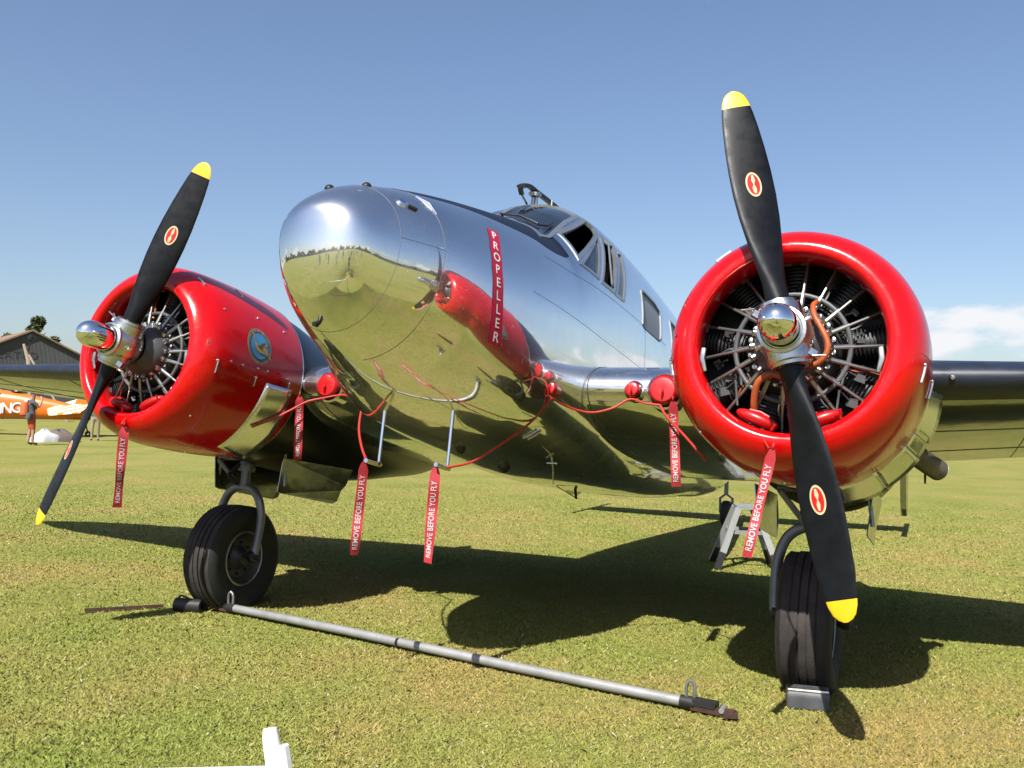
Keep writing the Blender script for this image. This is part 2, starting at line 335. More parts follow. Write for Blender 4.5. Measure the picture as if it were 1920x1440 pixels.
V[:, :2, 2] = -.002
def fastmesh(name, V, loops, starts, totals, matname):
    me = bpy.data.meshes.new(name); me.vertices.add(len(V)); me.vertices.foreach_set('co', V.ravel()); me.loops.add(len(loops)); me.loops.foreach_set('vertex_index', loops)
    me.polygons.add(len(starts)); me.polygons.foreach_set('loop_start', starts); me.polygons.foreach_set('loop_total', totals); me.materials.append(MATS[matname]); me.update(calc_edges=True); return me
ix = np.arange(N, dtype=np.int32)[:, None]*4
lp = (ix+np.array([[0, 1, 2, 0, 2, 3]], np.int32)).ravel()
st = np.arange(2*N, dtype=np.int32)*3
me = fastmesh('grass', V.reshape(-1, 3), lp, st, np.full(2*N, 3, np.int32), 'grass_blade')
tag(link('grass', me), 'short mown grass, green and straw coloured, around the parked airplane', 'grass', kind='stuff')

# ================================================================== AIRPLANE
TH = .1634; ORG = Vector((0, -1.1163, 1.8599))
plane = empty('airplane', ORG); plane.rotation_euler = (-TH, 0, 0)
tag(plane, 'polished bare metal twin engine vintage airplane with bright red engine cowlings', 'airplane')
MW = Matrix.Translation(ORG) @ Euler((-TH, 0, 0)).to_matrix().to_4x4()
def B(a, v, w): return MW @ Vector((v, a, w))          # body (aft, port, up) -> world
MI = MW.inverted()
def w2b(x, y, z): return MI @ Vector((x, y, z))        # world -> plane-local (v,a,w)
S = 2.02

# ---- fuselage surface
TIP = -.867; WCK = [.4028, .3314, .3047, .3197, .2572, .2435, .2612, .3004]+[.324]*6
KA = [TIP, -.8, -.65, -.4, 0, .4, .8, 1.4, 2.2, 3.2, 4.5, 6, 8, 9.4]
HW = [0, .214, .3086, .4339, .552, .635, .680, .703, .706, .690, .63, .48, .245, .04]
TOP = [.4028, .5097, .612, .7047, .8199, .9124, .9905, 1.0655, 1.118, 1.16, 1.17, 1.06, .876, .738]
BOT = [.4028, .0868, -.0838, -.1865, -.313, -.395, -.440, -.485, -.53, -.505, -.432, -.29, -.02, .4]
CAN_A = [.5, .93, 1.0, 1.25, 1.55, 1.75, 2.1, 2.6, 3.5, 4.5, 6, 8, 9.4]
CAN_H = [0, .01, .055, .192, .314, .332, .340, .325, .285, .25, .138, .02, 0]
def nspline(x, y):
    x = np.asarray(x, float); y = np.asarray(y, float); n = len(x); h = np.diff(x); A = np.zeros((n, n)); b_ = np.zeros(n); A[0, 0] = A[-1, -1] = 1
    for i in range(1, n-1):
        A[i, i-1] = h[i-1]; A[i, i] = 2*(h[i-1]+h[i]); A[i, i+1] = h[i]; b_[i] = 6*((y[i+1]-y[i])/h[i]-(y[i]-y[i-1])/h[i-1])
    mm = np.linalg.solve(A, b_)
    def f(t_):
        t_ = np.clip(np.asarray(t_, float), x[0], x[-1]); i = np.clip(np.searchsorted(x, t_)-1, 0, n-2); d_ = t_-x[i]; hh = h[i]
        return y[i]+d_*((y[i+1]-y[i])/hh-hh*(2*mm[i]+mm[i+1])/6)+d_*d_*mm[i]/2+d_**3*(mm[i+1]-mm[i])/(6*hh)
    return f
SK = [math.sqrt(max(0, a-TIP)) for a in KA]
fhw, ftop, fbot, fwc = nspline(SK, HW), nspline(SK, TOP), nspline(SK, BOT), nspline(SK, WCK)
def wcl(a): return float(fwc(math.sqrt(max(a-TIP, 0))))
def fpar(a):
    q = math.sqrt(max(a-TIP, 0)); dd = .02 if a < 1.3 else .12
    can = sum(np.interp(a+dd*k, CAN_A, CAN_H)*w_ for k, w_ in ((-2, .1), (-1, .2), (0, .4), (1, .2), (2, .1)))
    n = 2+.35*min(1, max(0, (a+.4)/2.2))-.3*min(1, max(0, (a-3)/4))
    return float(fhw(q)), float(ftop(q)+can), float(fbot(q)), n
def nb_(a): return 2+1.5*min(1, max(0, (a+.12)/.6))-1.4*min(1, max(0, (a-3)/4))
def ring(a, NT, inset=0):
    WC = wcl(a); hw, top, bot, n = fpar(a); hw = max(1e-4, hw-inset); top -= inset; bot += inset
    tt = np.linspace(0, 2*PI, 3001); c_, s_ = np.cos(tt), np.sin(tt)
    n = np.where(s_ > 0, n, nb_(a)); v_ = hw*np.sign(c_)*np.abs(c_)**(2/n); h_ = np.where(s_ > 0, top-WC, WC-bot); w_ = WC+h_*np.sign(s_)*np.abs(s_)**(2/n)
    L = np.concatenate([[0], np.cumsum(np.hypot(np.diff(v_), np.diff(w_)))]); q = np.linspace(0, L[-1], NT+1)[:-1]
    return np.interp(q, L, v_), np.interp(q, L, w_)
def side_v(a, w):
    WC = wcl(a); hw, top, bot, n = fpar(a); n = n if w > WC else nb_(a); h = (top-WC) if w > WC else (WC-bot); s_ = min(1, abs(w-WC)/h)
    return hw*(1-s_**n)**(1/n)
def top_w(a, v):
    WC = wcl(a); hw, top, bot, n = fpar(a); return WC+(top-WC)*(1-min(1, abs(v)/hw)**n)**(1/n)
def bot_w(a, v):
    WC = wcl(a); hw, top, bot, n = fpar(a); n = nb_(a); return WC-(WC-bot)*(1-min(1, abs(v)/hw)**n)**(1/n)
def sn(f, x, y, e=.004):                 # unit normal of a surface point function
    p0 = vec(f(x, y)); d1 = vec(f(x+e, y))-vec(f(x-e, y)); d2 = vec(f(x, y+e))-vec(f(x, y-e)); n_ = np.cross(d1, d2); return n_/np.linalg.norm(n_)
def side_pt(a, w, off=0, sd=1):
    f = lambda a_, w_: (side_v(a_, w_), a_, w_)
    p0 = vec(f(a, w))
    if off:
        n_ = sn(f, a, w); n_ = n_ if n_[0] > 0 else -n_; p0 = p0+n_*off
    return (p0[0]*sd, p0[1], p0[2])
def top_pt(a, v, off=0):
    f = lambda a_, v_: (v_, a_, top_w(a_, v_))
    p0 = vec(f(a, v))
    if off:
        n_ = sn(f, a, v); n_ = n_ if n_[2] > 0 else -n_; p0 = p0+n_*off
    return tuple(p0)

WIN = {  # side openings as (a, w)
 'open': [(1.055, .963), (1.60, 1.262), (1.652, 1.215), (1.60, 1.15), (1.075, .800)],
 'tri': [(1.08, .755), (1.555, 1.112), (1.29, .727)],
 'slide': [(1.65, 1.155), (1.87, 1.157), (1.545, .709), (1.34, .716)],
 'rear': [(1.905, 1.143), (2.02, 1.143), (1.745, .708), (1.582, .704)],
 'cab1': [(2.29, .945), (2.38, .972), (2.71, .972), (2.82, .94), (2.835, .90), (2.73, .68), (2.68, .656), (2.25, .646), (2.195, .665)],
 'cab2': [(3.21, .955), (3.30, .975), (3.62, .97), (3.70, .94), (3.66, .69), (3.58, .666), (3.16, .664), (3.11, .684)],
}
WSH = [(1.035, .012), (.85, .34), (.765, .44), (1.165, .405), (1.545, .365), (1.56, .2), (1.50, .012)]   # port windscreen pane (a, v)
def inpoly(x, y, P):
    r_ = False; j = len(P)-1
    for i in range(len(P)):
        if (P[i][1] > y) != (P[j][1] > y) and x < (P[j][0]-P[i][0])*(y-P[i][1])/(P[j][1]-P[i][1])+P[i][0]: r_ = not r_
        j = i
    return r_
def offs(P, dlt):                        # polygon offset (positive = outwards)
    A = sum(P[i][0]*P[(i+1) % len(P)][1]-P[(i+1) % len(P)][0]*P[i][1] for i in range(len(P))); sg = 1 if A > 0 else -1; out = []
    for i in range(len(P)):
        p0, p1, p2 = vec(P[i-1]), vec(P[i]), vec(P[(i+1) % len(P)])
        e1 = (p1-p0)/np.linalg.norm(p1-p0); e2 = (p2-p1)/np.linalg.norm(p2-p1)
        n1 = np.array([e1[1], -e1[0]])*sg; n2 = np.array([e2[1], -e2[0]])*sg; b_ = n1+n2; b_ = b_/max(.35, np.dot(b_, b_)/2)
        out.append(tuple(p1+b_*dlt))
    return out
WIG = {k: offs(P, .028) for k, P in WIN.items()}; WSG = offs(WSH, .03)
def cutwin(a, v, w, grow=0):
    if w > .6 and .8 < a < 4:
        for k, P in (WIG if grow else WIN).items():
            if inpoly(a, w, P) : return True
        if a < 1.75 and inpoly(a, abs(v), WSG if grow else WSH): return True
    return False
NT = 300
st_a = list(TIP+np.linspace(.012, 1, 110)**2*1.72)+list(np.arange(.866, 3.95, .0125))+list(np.linspace(3.99, 9.38, 60))
rings = [ring(a, NT) for a in st_a]
fv = [(0, TIP, wcl(TIP))]+[(v_, a, w_) for a, (vs_, ws_) in zip(st_a, rings) for v_, w_ in zip(vs_, ws_)]
ff = [(0, 1+j, 1+(j+1) % NT) for j in range(NT)]
for i in range(len(st_a)-1):
    am = .5*(st_a[i]+st_a[i+1]); vi, wi = rings[i]
    for j in range(NT):
        j2 = (j+1) % NT
        if .8 < am < 4 and cutwin(am, .5*(vi[j]+vi[j2]), .5*(wi[j]+wi[j2])): continue
        ff.append((1+i*NT+j, 1+i*NT+(j+1) % NT, 1+(i+1)*NT+(j+1) % NT, 1+(i+1)*NT+j))
ff.append(tuple(1+(len(st_a)-1)*NT+j for j in range(NT)))
mb = MB(); mb.add(fv, ff)
fus = mb.build('fuselage', 'fuselage_metal', plane, angle=28)
# inner lining so that the open windows show a dark cabin
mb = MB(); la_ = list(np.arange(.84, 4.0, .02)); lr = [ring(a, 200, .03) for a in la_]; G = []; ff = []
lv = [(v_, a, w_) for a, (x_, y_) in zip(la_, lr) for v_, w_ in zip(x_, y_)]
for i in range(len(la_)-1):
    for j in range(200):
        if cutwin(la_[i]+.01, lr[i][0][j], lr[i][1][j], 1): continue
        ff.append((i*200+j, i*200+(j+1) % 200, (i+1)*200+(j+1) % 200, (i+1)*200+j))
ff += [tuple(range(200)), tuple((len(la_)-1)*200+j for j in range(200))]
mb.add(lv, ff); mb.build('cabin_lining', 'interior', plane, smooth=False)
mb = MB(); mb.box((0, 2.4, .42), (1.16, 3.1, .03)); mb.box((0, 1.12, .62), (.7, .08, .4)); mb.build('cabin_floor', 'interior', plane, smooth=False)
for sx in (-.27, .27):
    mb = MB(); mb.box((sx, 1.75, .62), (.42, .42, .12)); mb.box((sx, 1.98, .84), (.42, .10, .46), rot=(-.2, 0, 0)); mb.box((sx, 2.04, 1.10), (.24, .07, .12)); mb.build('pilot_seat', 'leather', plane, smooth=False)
# window frames and panes
def win_frame(P, name, sd, wd_=.022, fn=side_pt):
    O = offs(P, wd_); I = offs(P, -.011); mb = MB(); n = len(P)
    def dense(Q): return [tuple(vec(Q[i])*(1-k/8)+vec(Q[(i+1) % n])*k/8) for i in range(n) for k in range(8)]
    O, I = dense(O), dense(I); k = len(O)
    if fn is side_pt:
        f = lambda q, o: side_pt(q[0], q[1], o, sd)
    else: f = lambda q, o: (lambda r_: (r_[0]*sd, r_[1], r_[2]))(top_pt(q[0], q[1], o))
    rows = [[f(q, -.004) for q in O], [f(q, .006) for q in O], [f(q, .006) for q in I], [f(q, -.02) for q in I]]
    for r_ in rows: r_.append(r_[0])
    mb.quadgrid(rows); return mb
def pane(P, sd, off=-.008, fn=side_pt):
    c_ = vec(P).mean(0); n = len(P); mb = MB(); rows = []
    D = [vec(P[i])*(1-k/5)+vec(P[(i+1) % n])*k/5 for i in range(n) for k in range(5)]; D.append(D[0])
    for s_ in (1.02, .75, .5, .25, .02):
        row = []
        for q in D:
            x = c_+(q-c_)*s_
            if fn is side_pt: row.append(side_pt(x[0], x[1], off, sd))
            else:
                r_ = top_pt(x[0], x[1], off); row.append((r_[0]*sd, r_[1], r_[2]))
        rows.append(row)
    mb.quadgrid(rows); return mb
for sd in (1, -1):
    for k, P in WIN.items():
        win_frame(P, k, sd, .011 if k in ('tri', 'slide', 'rear') else (.013 if k == 'open' else .007)).build('window_frame', 'cabin_window_grey' if k in ('cab1', 'cab2') else 'frame_silver', fus, angle=50)
        if k in ('tri', 'rear', 'cab1', 'cab2') or sd < 0 and k != 'open':
            pane(P, sd).build('window_pane', 'cabin_window_grey' if k in ('cab1', 'cab2') else 'glass', fus, angle=80)
    win_frame(WSH, 'ws', sd, .016, top_pt).build('windscreen_frame', 'frame_silver', fus, angle=50)
    pane(WSH, sd, -.006, top_pt).build('windscreen_pane', 'glass', fus, angle=80)
# the sliding window's half open pane and handle rail
mb = MB(); mb.tube([side_pt(1.75, 1.12, .0), side_pt(1.53, .76, .0)], .008, 8); mb.build('window_rail', 'frame_silver', fus)
# panel seams
def seam_ring(a, t0, t1, r_=.0035, n=70):
    vs_, ws_ = ring(a, 400); k0, k1 = int(t0/360*400), int(t1/360*400)
    return [(vs_[k % 400], a, ws_[k % 400]) for k in range(k0, k1+1, 3)]
for a, t0, t1, r_ in ((-.60, -150, 330-150-2, .0014), (-.365, -90, 90, .0018), (2.25, -50, 40, .0014)):
    mb = MB(); mb.tube(seam_ring(a, t0, t1), r_, 6); mb.build('panel_seam', 'seam', fus)
for P in ([(-.60, .345), (-.365, .355)], [(.34, .355), (1.3, .325), (3.0, .32)], [(.56, .64), (1.07, .64), (1.7, .65), (2.9, .67)]):
    pts = []
    for i in range(len(P)-1):
        pts += [side_pt(P[i][0]+(P[i+1][0]-P[i][0])*k/12, P[i][1]+(P[i+1][1]-P[i][1])*k/12) for k in range(12)]
    pts.append(side_pt(*P[-1])); mb = MB(); mb.tube(pts, .0015, 6); mb.build('panel_seam', 'seam', fus)
# small fittings on the nose
for a, v_ in ((-.69, -.05), (-.575, .085)):
    p0 = top_pt(a, v_); mb = MB(); mb.lathe([(-.01, .024), (.004, .024), (.011, .018), (.016, .010), (.018, 0)], o=p0, ax=sn(lambda x, y: (y, x, top_w(x, y)), a, v_)*(-1 if sn(lambda x, y: (y, x, top_w(x, y)), a, v_)[2] < 0 else 1), n=16); mb.build('nose_antenna', 'black_paint', fus)
p0 = side_pt(-.535, .548, .0); mb = MB(); mb.lathe([(-.01, .03), (.004, .03), (.012, .02), (.010, 0)], o=p0, ax=vec(side_pt(-.535, .548, .1))-vec(p0), n=16); mb.build('filler_cap', 'chrome', fus)
mb = MB(); mb.tube([side_pt(-.515+k*.012, .535-.003*k, .006) for k in range(4)], .008, 8); mb.build('filler_latch', 'dark_metal', fus)
p0 = (-.03, -.664, bot_w(-.664, -.03)); mb = MB(); mb.tube([vec(p0)+vec((0, .02, 0)), vec(p0)+vec((0, -.01, -.02)), vec(p0)+vec((.0, -.028, -.024))], [.008, .015, .012], 12); mb.build('nose_vent', 'black_paint', fus)
p0 = side_pt(-.36, .60, .0); mb = MB(); mb.tube([side_pt(-.37, .65, .002), side_pt(-.362, .60, .006), side_pt(-.358, .55, .002)], [.003, .011, .003], 8, flat=.5); mb.build('hinge_cover', 'chrome', fus)
# warning strip: red band at the propeller plane with stacked letters
STR_A = .042
mb = MB(); wl = np.linspace(.630, -.01, 50)
SA_W = [-.1, 0, .11, .24, .38, .5, .62, .7]; SA_A = [.12, .08, .053, .030, .020, .040, .095, .15]
def strip_a(w): return float(np.interp(w, SA_W, SA_A))
mb.quadgrid([[side_pt(strip_a(w)+da, w, .0018) for da in (-.043, -.02, 0, .02, .043)] for w in wl]); strip = mb.build('warning_strip', 'strip_red', fus, angle=179)
hts = np.linspace(.588, .026, 9)
for ch, w0 in zip('PROPELLER', hts):
    v2, f2 = text2d(ch, .070, .012); mb = MB()
    mb.add([side_pt(strip_a(w0+y)+x, w0+y, .0035) for x, y in v2], f2); mb.build('letter', 'white_paint', fus, smooth=False, fixn=False)
rv = MB()
def rivet(p_, n_):
    n_ = Vector(n_).normalized(); x = n_.orthogonal().normalized(); y = n_.cross(x); c_ = Vector(p_); r_ = .0036
    rv.add([c_+x*(r_*math.cos(q*PI/3))+y*(r_*math.sin(q*PI/3))-n_*.0005 for q in range(6)]+[c_+n_*.0016], [(q, (q+1) % 6, 6) for q in range(6)])
def rivet_row(pts):
    for a, w in pts:
        p_ = vec(side_pt(a, w)); rivet(p_, vec(side_pt(a, w, .05))-p_)
for a in (-.345, .62, 1.0, 2.235, 2.265, 3.0): rivet_row([(a, w) for w in np.arange(-.30, .62, .034)])
for w0, a0, a1 in ((.345, .36, 3.0), (.365, .36, 3.0), (.66, .6, 2.9), (.10, .62, 3.0), (-.12, .62, 1.05)): rivet_row([(a, w0-.02*max(0, min(1, (a-.34)))) for a in np.arange(a0, a1, .036)])
tag(rv.build('rivets', 'seam', fus, smooth=False, fixn=False), kind='stuff')
# whip aerials, pitot masts and belly fittings
for v_, a0 in ((-.16, .21), (.263, .225)):
    w0 = bot_w(a0, v_); mb = MB(); mb.tube([(v_, a0, w0+.04), (v_, a0, -.64)], [.0105, .0085], 12); mb.tube([(v_, a0+.02, -.655), (v_, a0-.05, -.655), (v_, a0-.13, -.65)], .012, 12); mb.build('pitot_mast', 'chrome', plane)
for a, v_, h_ in ((.75, .43, .02),):
    for k in (0, .045):
        p0 = vec(side_pt(.79+k, -.37, .006)); mb = MB(); mb.tube([vec(side_pt(.79+k, -.345, .005)), p0, vec(side_pt(.80+k, -.395, .005))], .006, 8); mb.build('static_vent', 'white_paint', fus)
for a, v_, r_ in ((.95, -.05, .035), (1.55, -.02, .045)):
    w0 = bot_w(a, v_); mb = MB(); mb.lathe([(-.02, r_), (.02, r_), (.045, r_*.6), (.055, 0)], o=(v_, a, w0+.01), ax=(0, 0, -1), n=16); mb.build('belly_drain', 'black_paint', fus)
mb = MB(); mb.tube([(.40, 1.35, bot_w(1.35, .40)+.02), (.40, 1.40, bot_w(1.35, .40)-.06), (.40, 1.42, bot_w(1.35, .40)-.16)], [.008, .006, .004], 8); mb.tube([(.365, 1.37, bot_w(1.35, .40)-.03), (.435, 1.37, bot_w(1.35, .40)-.03)], .006, 6); mb.build('belly_aerial', 'satin_metal', fus)
mb = MB(); b0 = bot_w(2.9, 0); mb.tube([(.0, 2.9, b0+.02), (0, 2.95, b0-.07)], [.014, .010], 8); mb.tube([(.0, 2.5, bot_w(2.5, 0)-.004), (0, 2.95, b0-.065)], .004, 6); mb.build('belly_aerial', 'dark_metal', fus)
# roof aerial: pedestal, post and black arched loop cover
zr = top_w(1.6, 0)
mb = MB(); mb.tube([(0, 1.60, zr-.02), (0, 1.60, zr+.085)], [.032, .024], 12, flat=.5); mb.lathe([(0, .03), (.02, .05), (.03, .04)], o=(0, 1.60, zr+.075), ax=(0, 0, 1), n=16); mb.build('aerial_pedestal', 'frame_silver', plane)
mb = MB(); mb.tube([(.05, 1.80, top_w(1.8, .05)-.02), (.05, 1.80, zr+.125)], .008, 8); mb.build('aerial_post', 'frame_silver', plane)
arc = spl([(-.02, 1.42, zr+.02), (-.02, 1.39, zr+.065), (0, 1.47, zr+.105), (0, 1.60, zr+.118), (0, 1.78, zr+.135), (.0, 2.0, zr+.15), (0, 2.16, zr+.14)], 36)
mb = MB(); mb.tube(arc, [.02]*6+[.036]*(len(arc)-10)+[.03, .022, .015, .010], 12, flat=.45, upv=(1, 0, 0)); mb.tube([arc[-1], (0, 2.62, top_w(2.62, 0)-.01)], .007, 8); mb.tube([arc[0], (-.01, 1.50, zr-.02)], .007, 8); mb.build('aerial_loop', 'black_paint', plane)
# windscreen wipers
for sd in (1, -1):
    q = [top_pt(.99, .05*sd, .03), top_pt(.97, .20*sd, .035), top_pt(.96, .33*sd, .025)]
    mb = MB(); mb.tube(q, .008, 8); mb.tube([top_pt(.955, .33*sd, .02), top_pt(1.02, .375*sd, .015), top_pt(1.10, .37*sd, .012)], .006, 8); mb.lathe([(0, .02), (.02, .02), (.03, 0)], o=top_pt(.985, .05*sd, .0), ax=(0, 0, 1), n=12)
    mb.tube([top_pt(.95, .25*sd, .012), top_pt(.90, .36*sd, .012)], .005, 6); mb.build('windscreen_wiper', 'black_paint', plane)

# ---- wings
def foil(n=26, thick=.16):
    x = .5*(1-np.cos(np.linspace(0, PI, n))); yt = 5*thick*(.2969*np.sqrt(x)-.126*x-.3516*x**2+.2843*x**3-.1036*x**4); yc = .06*x*(1-x)*1.0
    up_ = [(x[i], yc[i]+yt[i]) for i in range(n-1, -1, -1)]; lo_ = [(x[i], yc[i]-yt[i]) for i in range(1, n)]
    return up_+lo_
def wing(stations, boot=0, boots=('wing_metal',)):
    mb = MB(); G = []
    for v_, aL, wL, ch, tk, inc in stations:
        G.append([(v_, aL+(x*math.cos(inc)+y*math.sin(inc))*ch, wL+(y*math.cos(inc)-x*math.sin(inc))*ch) for x, y in foil(26, tk)])
    nu, nv = len(G), len(G[0]); mb.add([q for r_ in G for q in r_], [])
    fl = foil(26, .15)
    for i in range(nu-1):
        for j in range(nv-1):
            xm = .5*(fl[j][0]+fl[j+1][0]); mb.f.append((i*nv+j, i*nv+j+1, (i+1)*nv+j+1, (i+1)*nv+j)); mb.m.append(1 if boot and xm < boot else 0)
    for i in (0, nu-1): mb.f.append(tuple(i*nv+j for j in range(nv))); mb.m.append(0)
    return mb
cs = wing([(v_, 1.10, -.015, 2.95, .165, .085) for v_ in np.linspace(-2.0, 2.0, 9)])
wc_ = cs.build('wing_center_section', ['polished_metal'], plane, angle=40)
def stub(sd):          # seams, rivet line and air inlets of the inner wing
    for v_, r_ in ((.70, .004), (1.32, .003)):
        ptsS = [(v_*sd, 1.10+(x*math.cos(.085)+y*math.sin(.085))*2.95, -.015+(y*math.cos(.085)-x*math.sin(.085))*2.95) for x, y in foil(26, .1655) if x < .45]
        mb = MB(); mb.tube(ptsS, r_, 6); mb.build('panel_seam', 'seam', wc_)
    for v_, r_ in ((1.0, .055), (1.19, .10)):
        mb = MB(); mb.lathe([(.09, r_*.8), (-.01, r_*.88), (-.022, r_), (-.012, r_*1.12), (.09, r_*1.2)], o=(v_*sd, 1.10, -.05), ax=(0, 1, 0), n=28, close=True); mb.build('air_inlet', 'polished_metal', wc_)
stub(1); stub(-1)
for sd in (1, -1):
    stn = []
    for v_ in (2.0, 2.6, 3.3, 4.2, 5.2, 6.2, 6.8, 7.15, 7.35):
        aL = 1.20+.135*(v_-2.0); te = 3.85-.22*(v_-2.0); wL = .10+.033*(v_-2.6)
        if v_ > 6.2:
            q = (v_-6.2)/1.25; aL += .35*q**2.2; te -= .45*q**2.2
        stn.append((v_*sd, aL, wL, te-aL, .155-.009*(v_-2), .075-.006*(v_-2)))
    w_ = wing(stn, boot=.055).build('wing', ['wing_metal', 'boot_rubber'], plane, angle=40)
    fl = foil(26, .14)
    for v_ in (3.15, 4.4, 5.6):     # skin seams under the wing
        aL = 1.20+.135*(v_-2.0); te = 3.85-.22*(v_-2.0); wL = .10+.033*(v_-2.6); ch = te-aL; inc = .075-.006*(v_-2); tk = .155-.009*(v_-2)
        lo_ = foil(26, tk)[26:]
        mb = MB(); mb.tube([(v_*sd, aL+(x*math.cos(inc)+y*math.sin(inc))*ch, wL+(y*math.cos(inc)-x*math.sin(inc))*ch) for x, y in lo_ if .06 < x < .97], .004, 6); mb.build('panel_seam', 'seam', w_)
    for xx in (.3, .68):
        pts = []
        for v_ in np.linspace(2.3, 6.2, 14):
            aL = 1.20+.135*(v_-2.0); te = 3.85-.22*(v_-2.0); wL = .10+.033*(v_-2.6); ch = te-aL; inc = .075-.006*(v_-2); tk = .155-.009*(v_-2)
            x, y = min(foil(60, tk)[60:], key=lambda q: abs(q[0]-xx)); pts.append((v_*sd, aL+(x*math.cos(inc)+y*math.sin(inc))*ch, wL+(y*math.cos(inc)-x*math.sin(inc))*ch))
        mb = MB(); mb.tube(pts, .004, 6); mb.build('panel_seam', 'seam', w_)
    mb = MB(); mb.lathe([(-.02, .016), (.004, .016), (.012, .01), (.014, 0)], o=(2.72*sd, 1.265, .085), ax=(0, -1, -.2), n=18); mb.build('wing_lamp', 'chrome', w_)
    mb = MB(); mb.tube([(2.58*sd, 3.45, -.12), (2.58*sd, 3.47, -.27)], [.012, .007], 8); mb.build('hinge_bracket', 'dark_metal', w_)
# ---- tail
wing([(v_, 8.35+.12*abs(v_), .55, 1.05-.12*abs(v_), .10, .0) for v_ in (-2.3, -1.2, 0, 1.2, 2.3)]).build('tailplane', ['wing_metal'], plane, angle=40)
for sd in (1, -1):
    mb = MB(); pr = spl([(8.35, .25), (8.25, .6), (8.5, 1.05), (8.9, 1.22), (9.35, 1.1), (9.55, .6), (9.45, .1), (9.1, -.12), (8.6, -.02), (8.35, .25)], 54)[:-1]
    vs = [(2.3*sd+o_, q[0], q[1]) for o_ in (-.035, .035) for q in pr]; n = len(pr)
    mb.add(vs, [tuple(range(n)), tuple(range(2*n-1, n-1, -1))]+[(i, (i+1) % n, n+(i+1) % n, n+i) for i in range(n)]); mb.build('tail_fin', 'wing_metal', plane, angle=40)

# ---- engines, cowlings, propellers, undercarriage
COW = [(.42, .545), (.30, .428), (.20, .416), (.15, .419), (.12, .433), (.108, .455), (.116, .486), (.15, .528), (.20, .562), (.27, .586), (.36, .598), (.5, .604), (.65, .605), (.8, .602), (.95, .594), (1.1, .580), (1.1, .570), (.9, .58), (.6, .59)]
COW_A = [q[0] for q in COW[5:16]]; COW_R = [q[1] for q in COW[5:16]]
def cowl_R(a): return float(np.interp(a, COW_A, COW_R))
def cowl_pt(a, deg, off=0):             # local to the engine axis
    r_ = cowl_R(a)+off; t_ = rad(deg); return (r_*math.cos(t_), a, r_*math.sin(t_))
def on_cowl(mb, poly_fn, verts2, faces, mi, a0, d0, off):
    mb.add([cowl_pt(a0+x, d0+math.degrees(y/.605), off) for x, y in verts2], faces, mi)
def disc2(rx, ry, n=40, r0=0):
    if r0 == 0: return [(0, 0)]+[(rx*math.cos(2*PI*k/n), ry*math.sin(2*PI*k/n)) for k in range(n)], [(0, 1+k, 1+(k+1) % n) for k in range(n)]
    vs = [(rx*q*math.cos(2*PI*k/n), ry*q*math.sin(2*PI*k/n)) for q in (r0, 1) for k in range(n)]; return vs, [(k, (k+1) % n, n+(k+1) % n, n+k) for k in range(n)]
EAG = [  # eagle: (points, material index)
 ([(-.085, .052), (-.055, .030), (-.035, .004), (-.015, -.006), (.0, .004), (.012, .022), (.035, .034), (.055, .028), (.030, .016), (.045, .010), (.075, -.002), (.112, -.020), (.062, -.018), (.035, -.022), (.010, -.030), (-.015, -.026), (-.035, -.014), (-.048, .010), (-.062, .025)], 4),
 ([(-.015, -.006), (.0, .004), (.012, .022), (.035, .034), (.028, .018), (.02, .0), (.012, -.012), (-.004, -.014)], 5)]
def fan(P): return [(sum(q[0] for q in P)/len(P), sum(q[1] for q in P)/len(P))]+list(P), [(0, 1+k, 1+(k+1) % len(P)) for k in range(len(P))]
import mathutils.geometry as mgeo
def polyfill(P): return list(P), [tuple(q) for q in mgeo.tessellate_polygon([[Vector((x, y, 0)) for x, y in P]])]
def emblem(par, a0, d0, sd):
    mb = MB(); tilt = .38
    def put(v2, f2, mi, off):
        mb.add([cowl_pt(a0+(x*math.cos(tilt)-y*math.sin(tilt)*-1)*1.0, (d0+math.degrees((-x*math.sin(tilt)+y*math.cos(tilt))/.605)) if sd > 0 else 180-(d0+math.degrees((-x*math.sin(tilt)+y*math.cos(tilt))/.605)), off) for x, y in v2], f2, mi)
    put(*disc2(.122, .122), 0, .0015); put(*disc2(.090, .090), 1, .0022); put(*disc2(.096, .096, r0=.94), 2, .0026)
    # ring lettering
    for word, c0, flip in (('PRATT & WHITNEY', 90, 1), ('DEPENDABLE ENGINES', 270, -1)):
        step = 11.5 if flip > 0 else 10
        for i, chx in enumerate(word):
            if chx == ' ': continue
            t_ = rad(c0-flip*(i-(len(word)-1)/2)*step); v2, f2 = text2d(chx, .024); phi = t_-flip*PI/2
            put([((.108*math.cos(t_)+x*math.cos(phi)-y*math.sin(phi)), (.108*math.sin(t_)+x*math.sin(phi)+y*math.cos(phi))) for x, y in v2], f2, 2, .0030)
    for P, mi in EAG: put(*polyfill([(x*1.3, y*1.5) for x, y in P]), mi-1 if mi == 4 else mi-1, .0034 if mi == 4 else .0040)
    mb.build('cowling_emblem', ['emblem_silver', 'emblem_blue', 'dark_metal', 'emblem_gold', 'emblem_brown'], par, smooth=False, fixn=False)

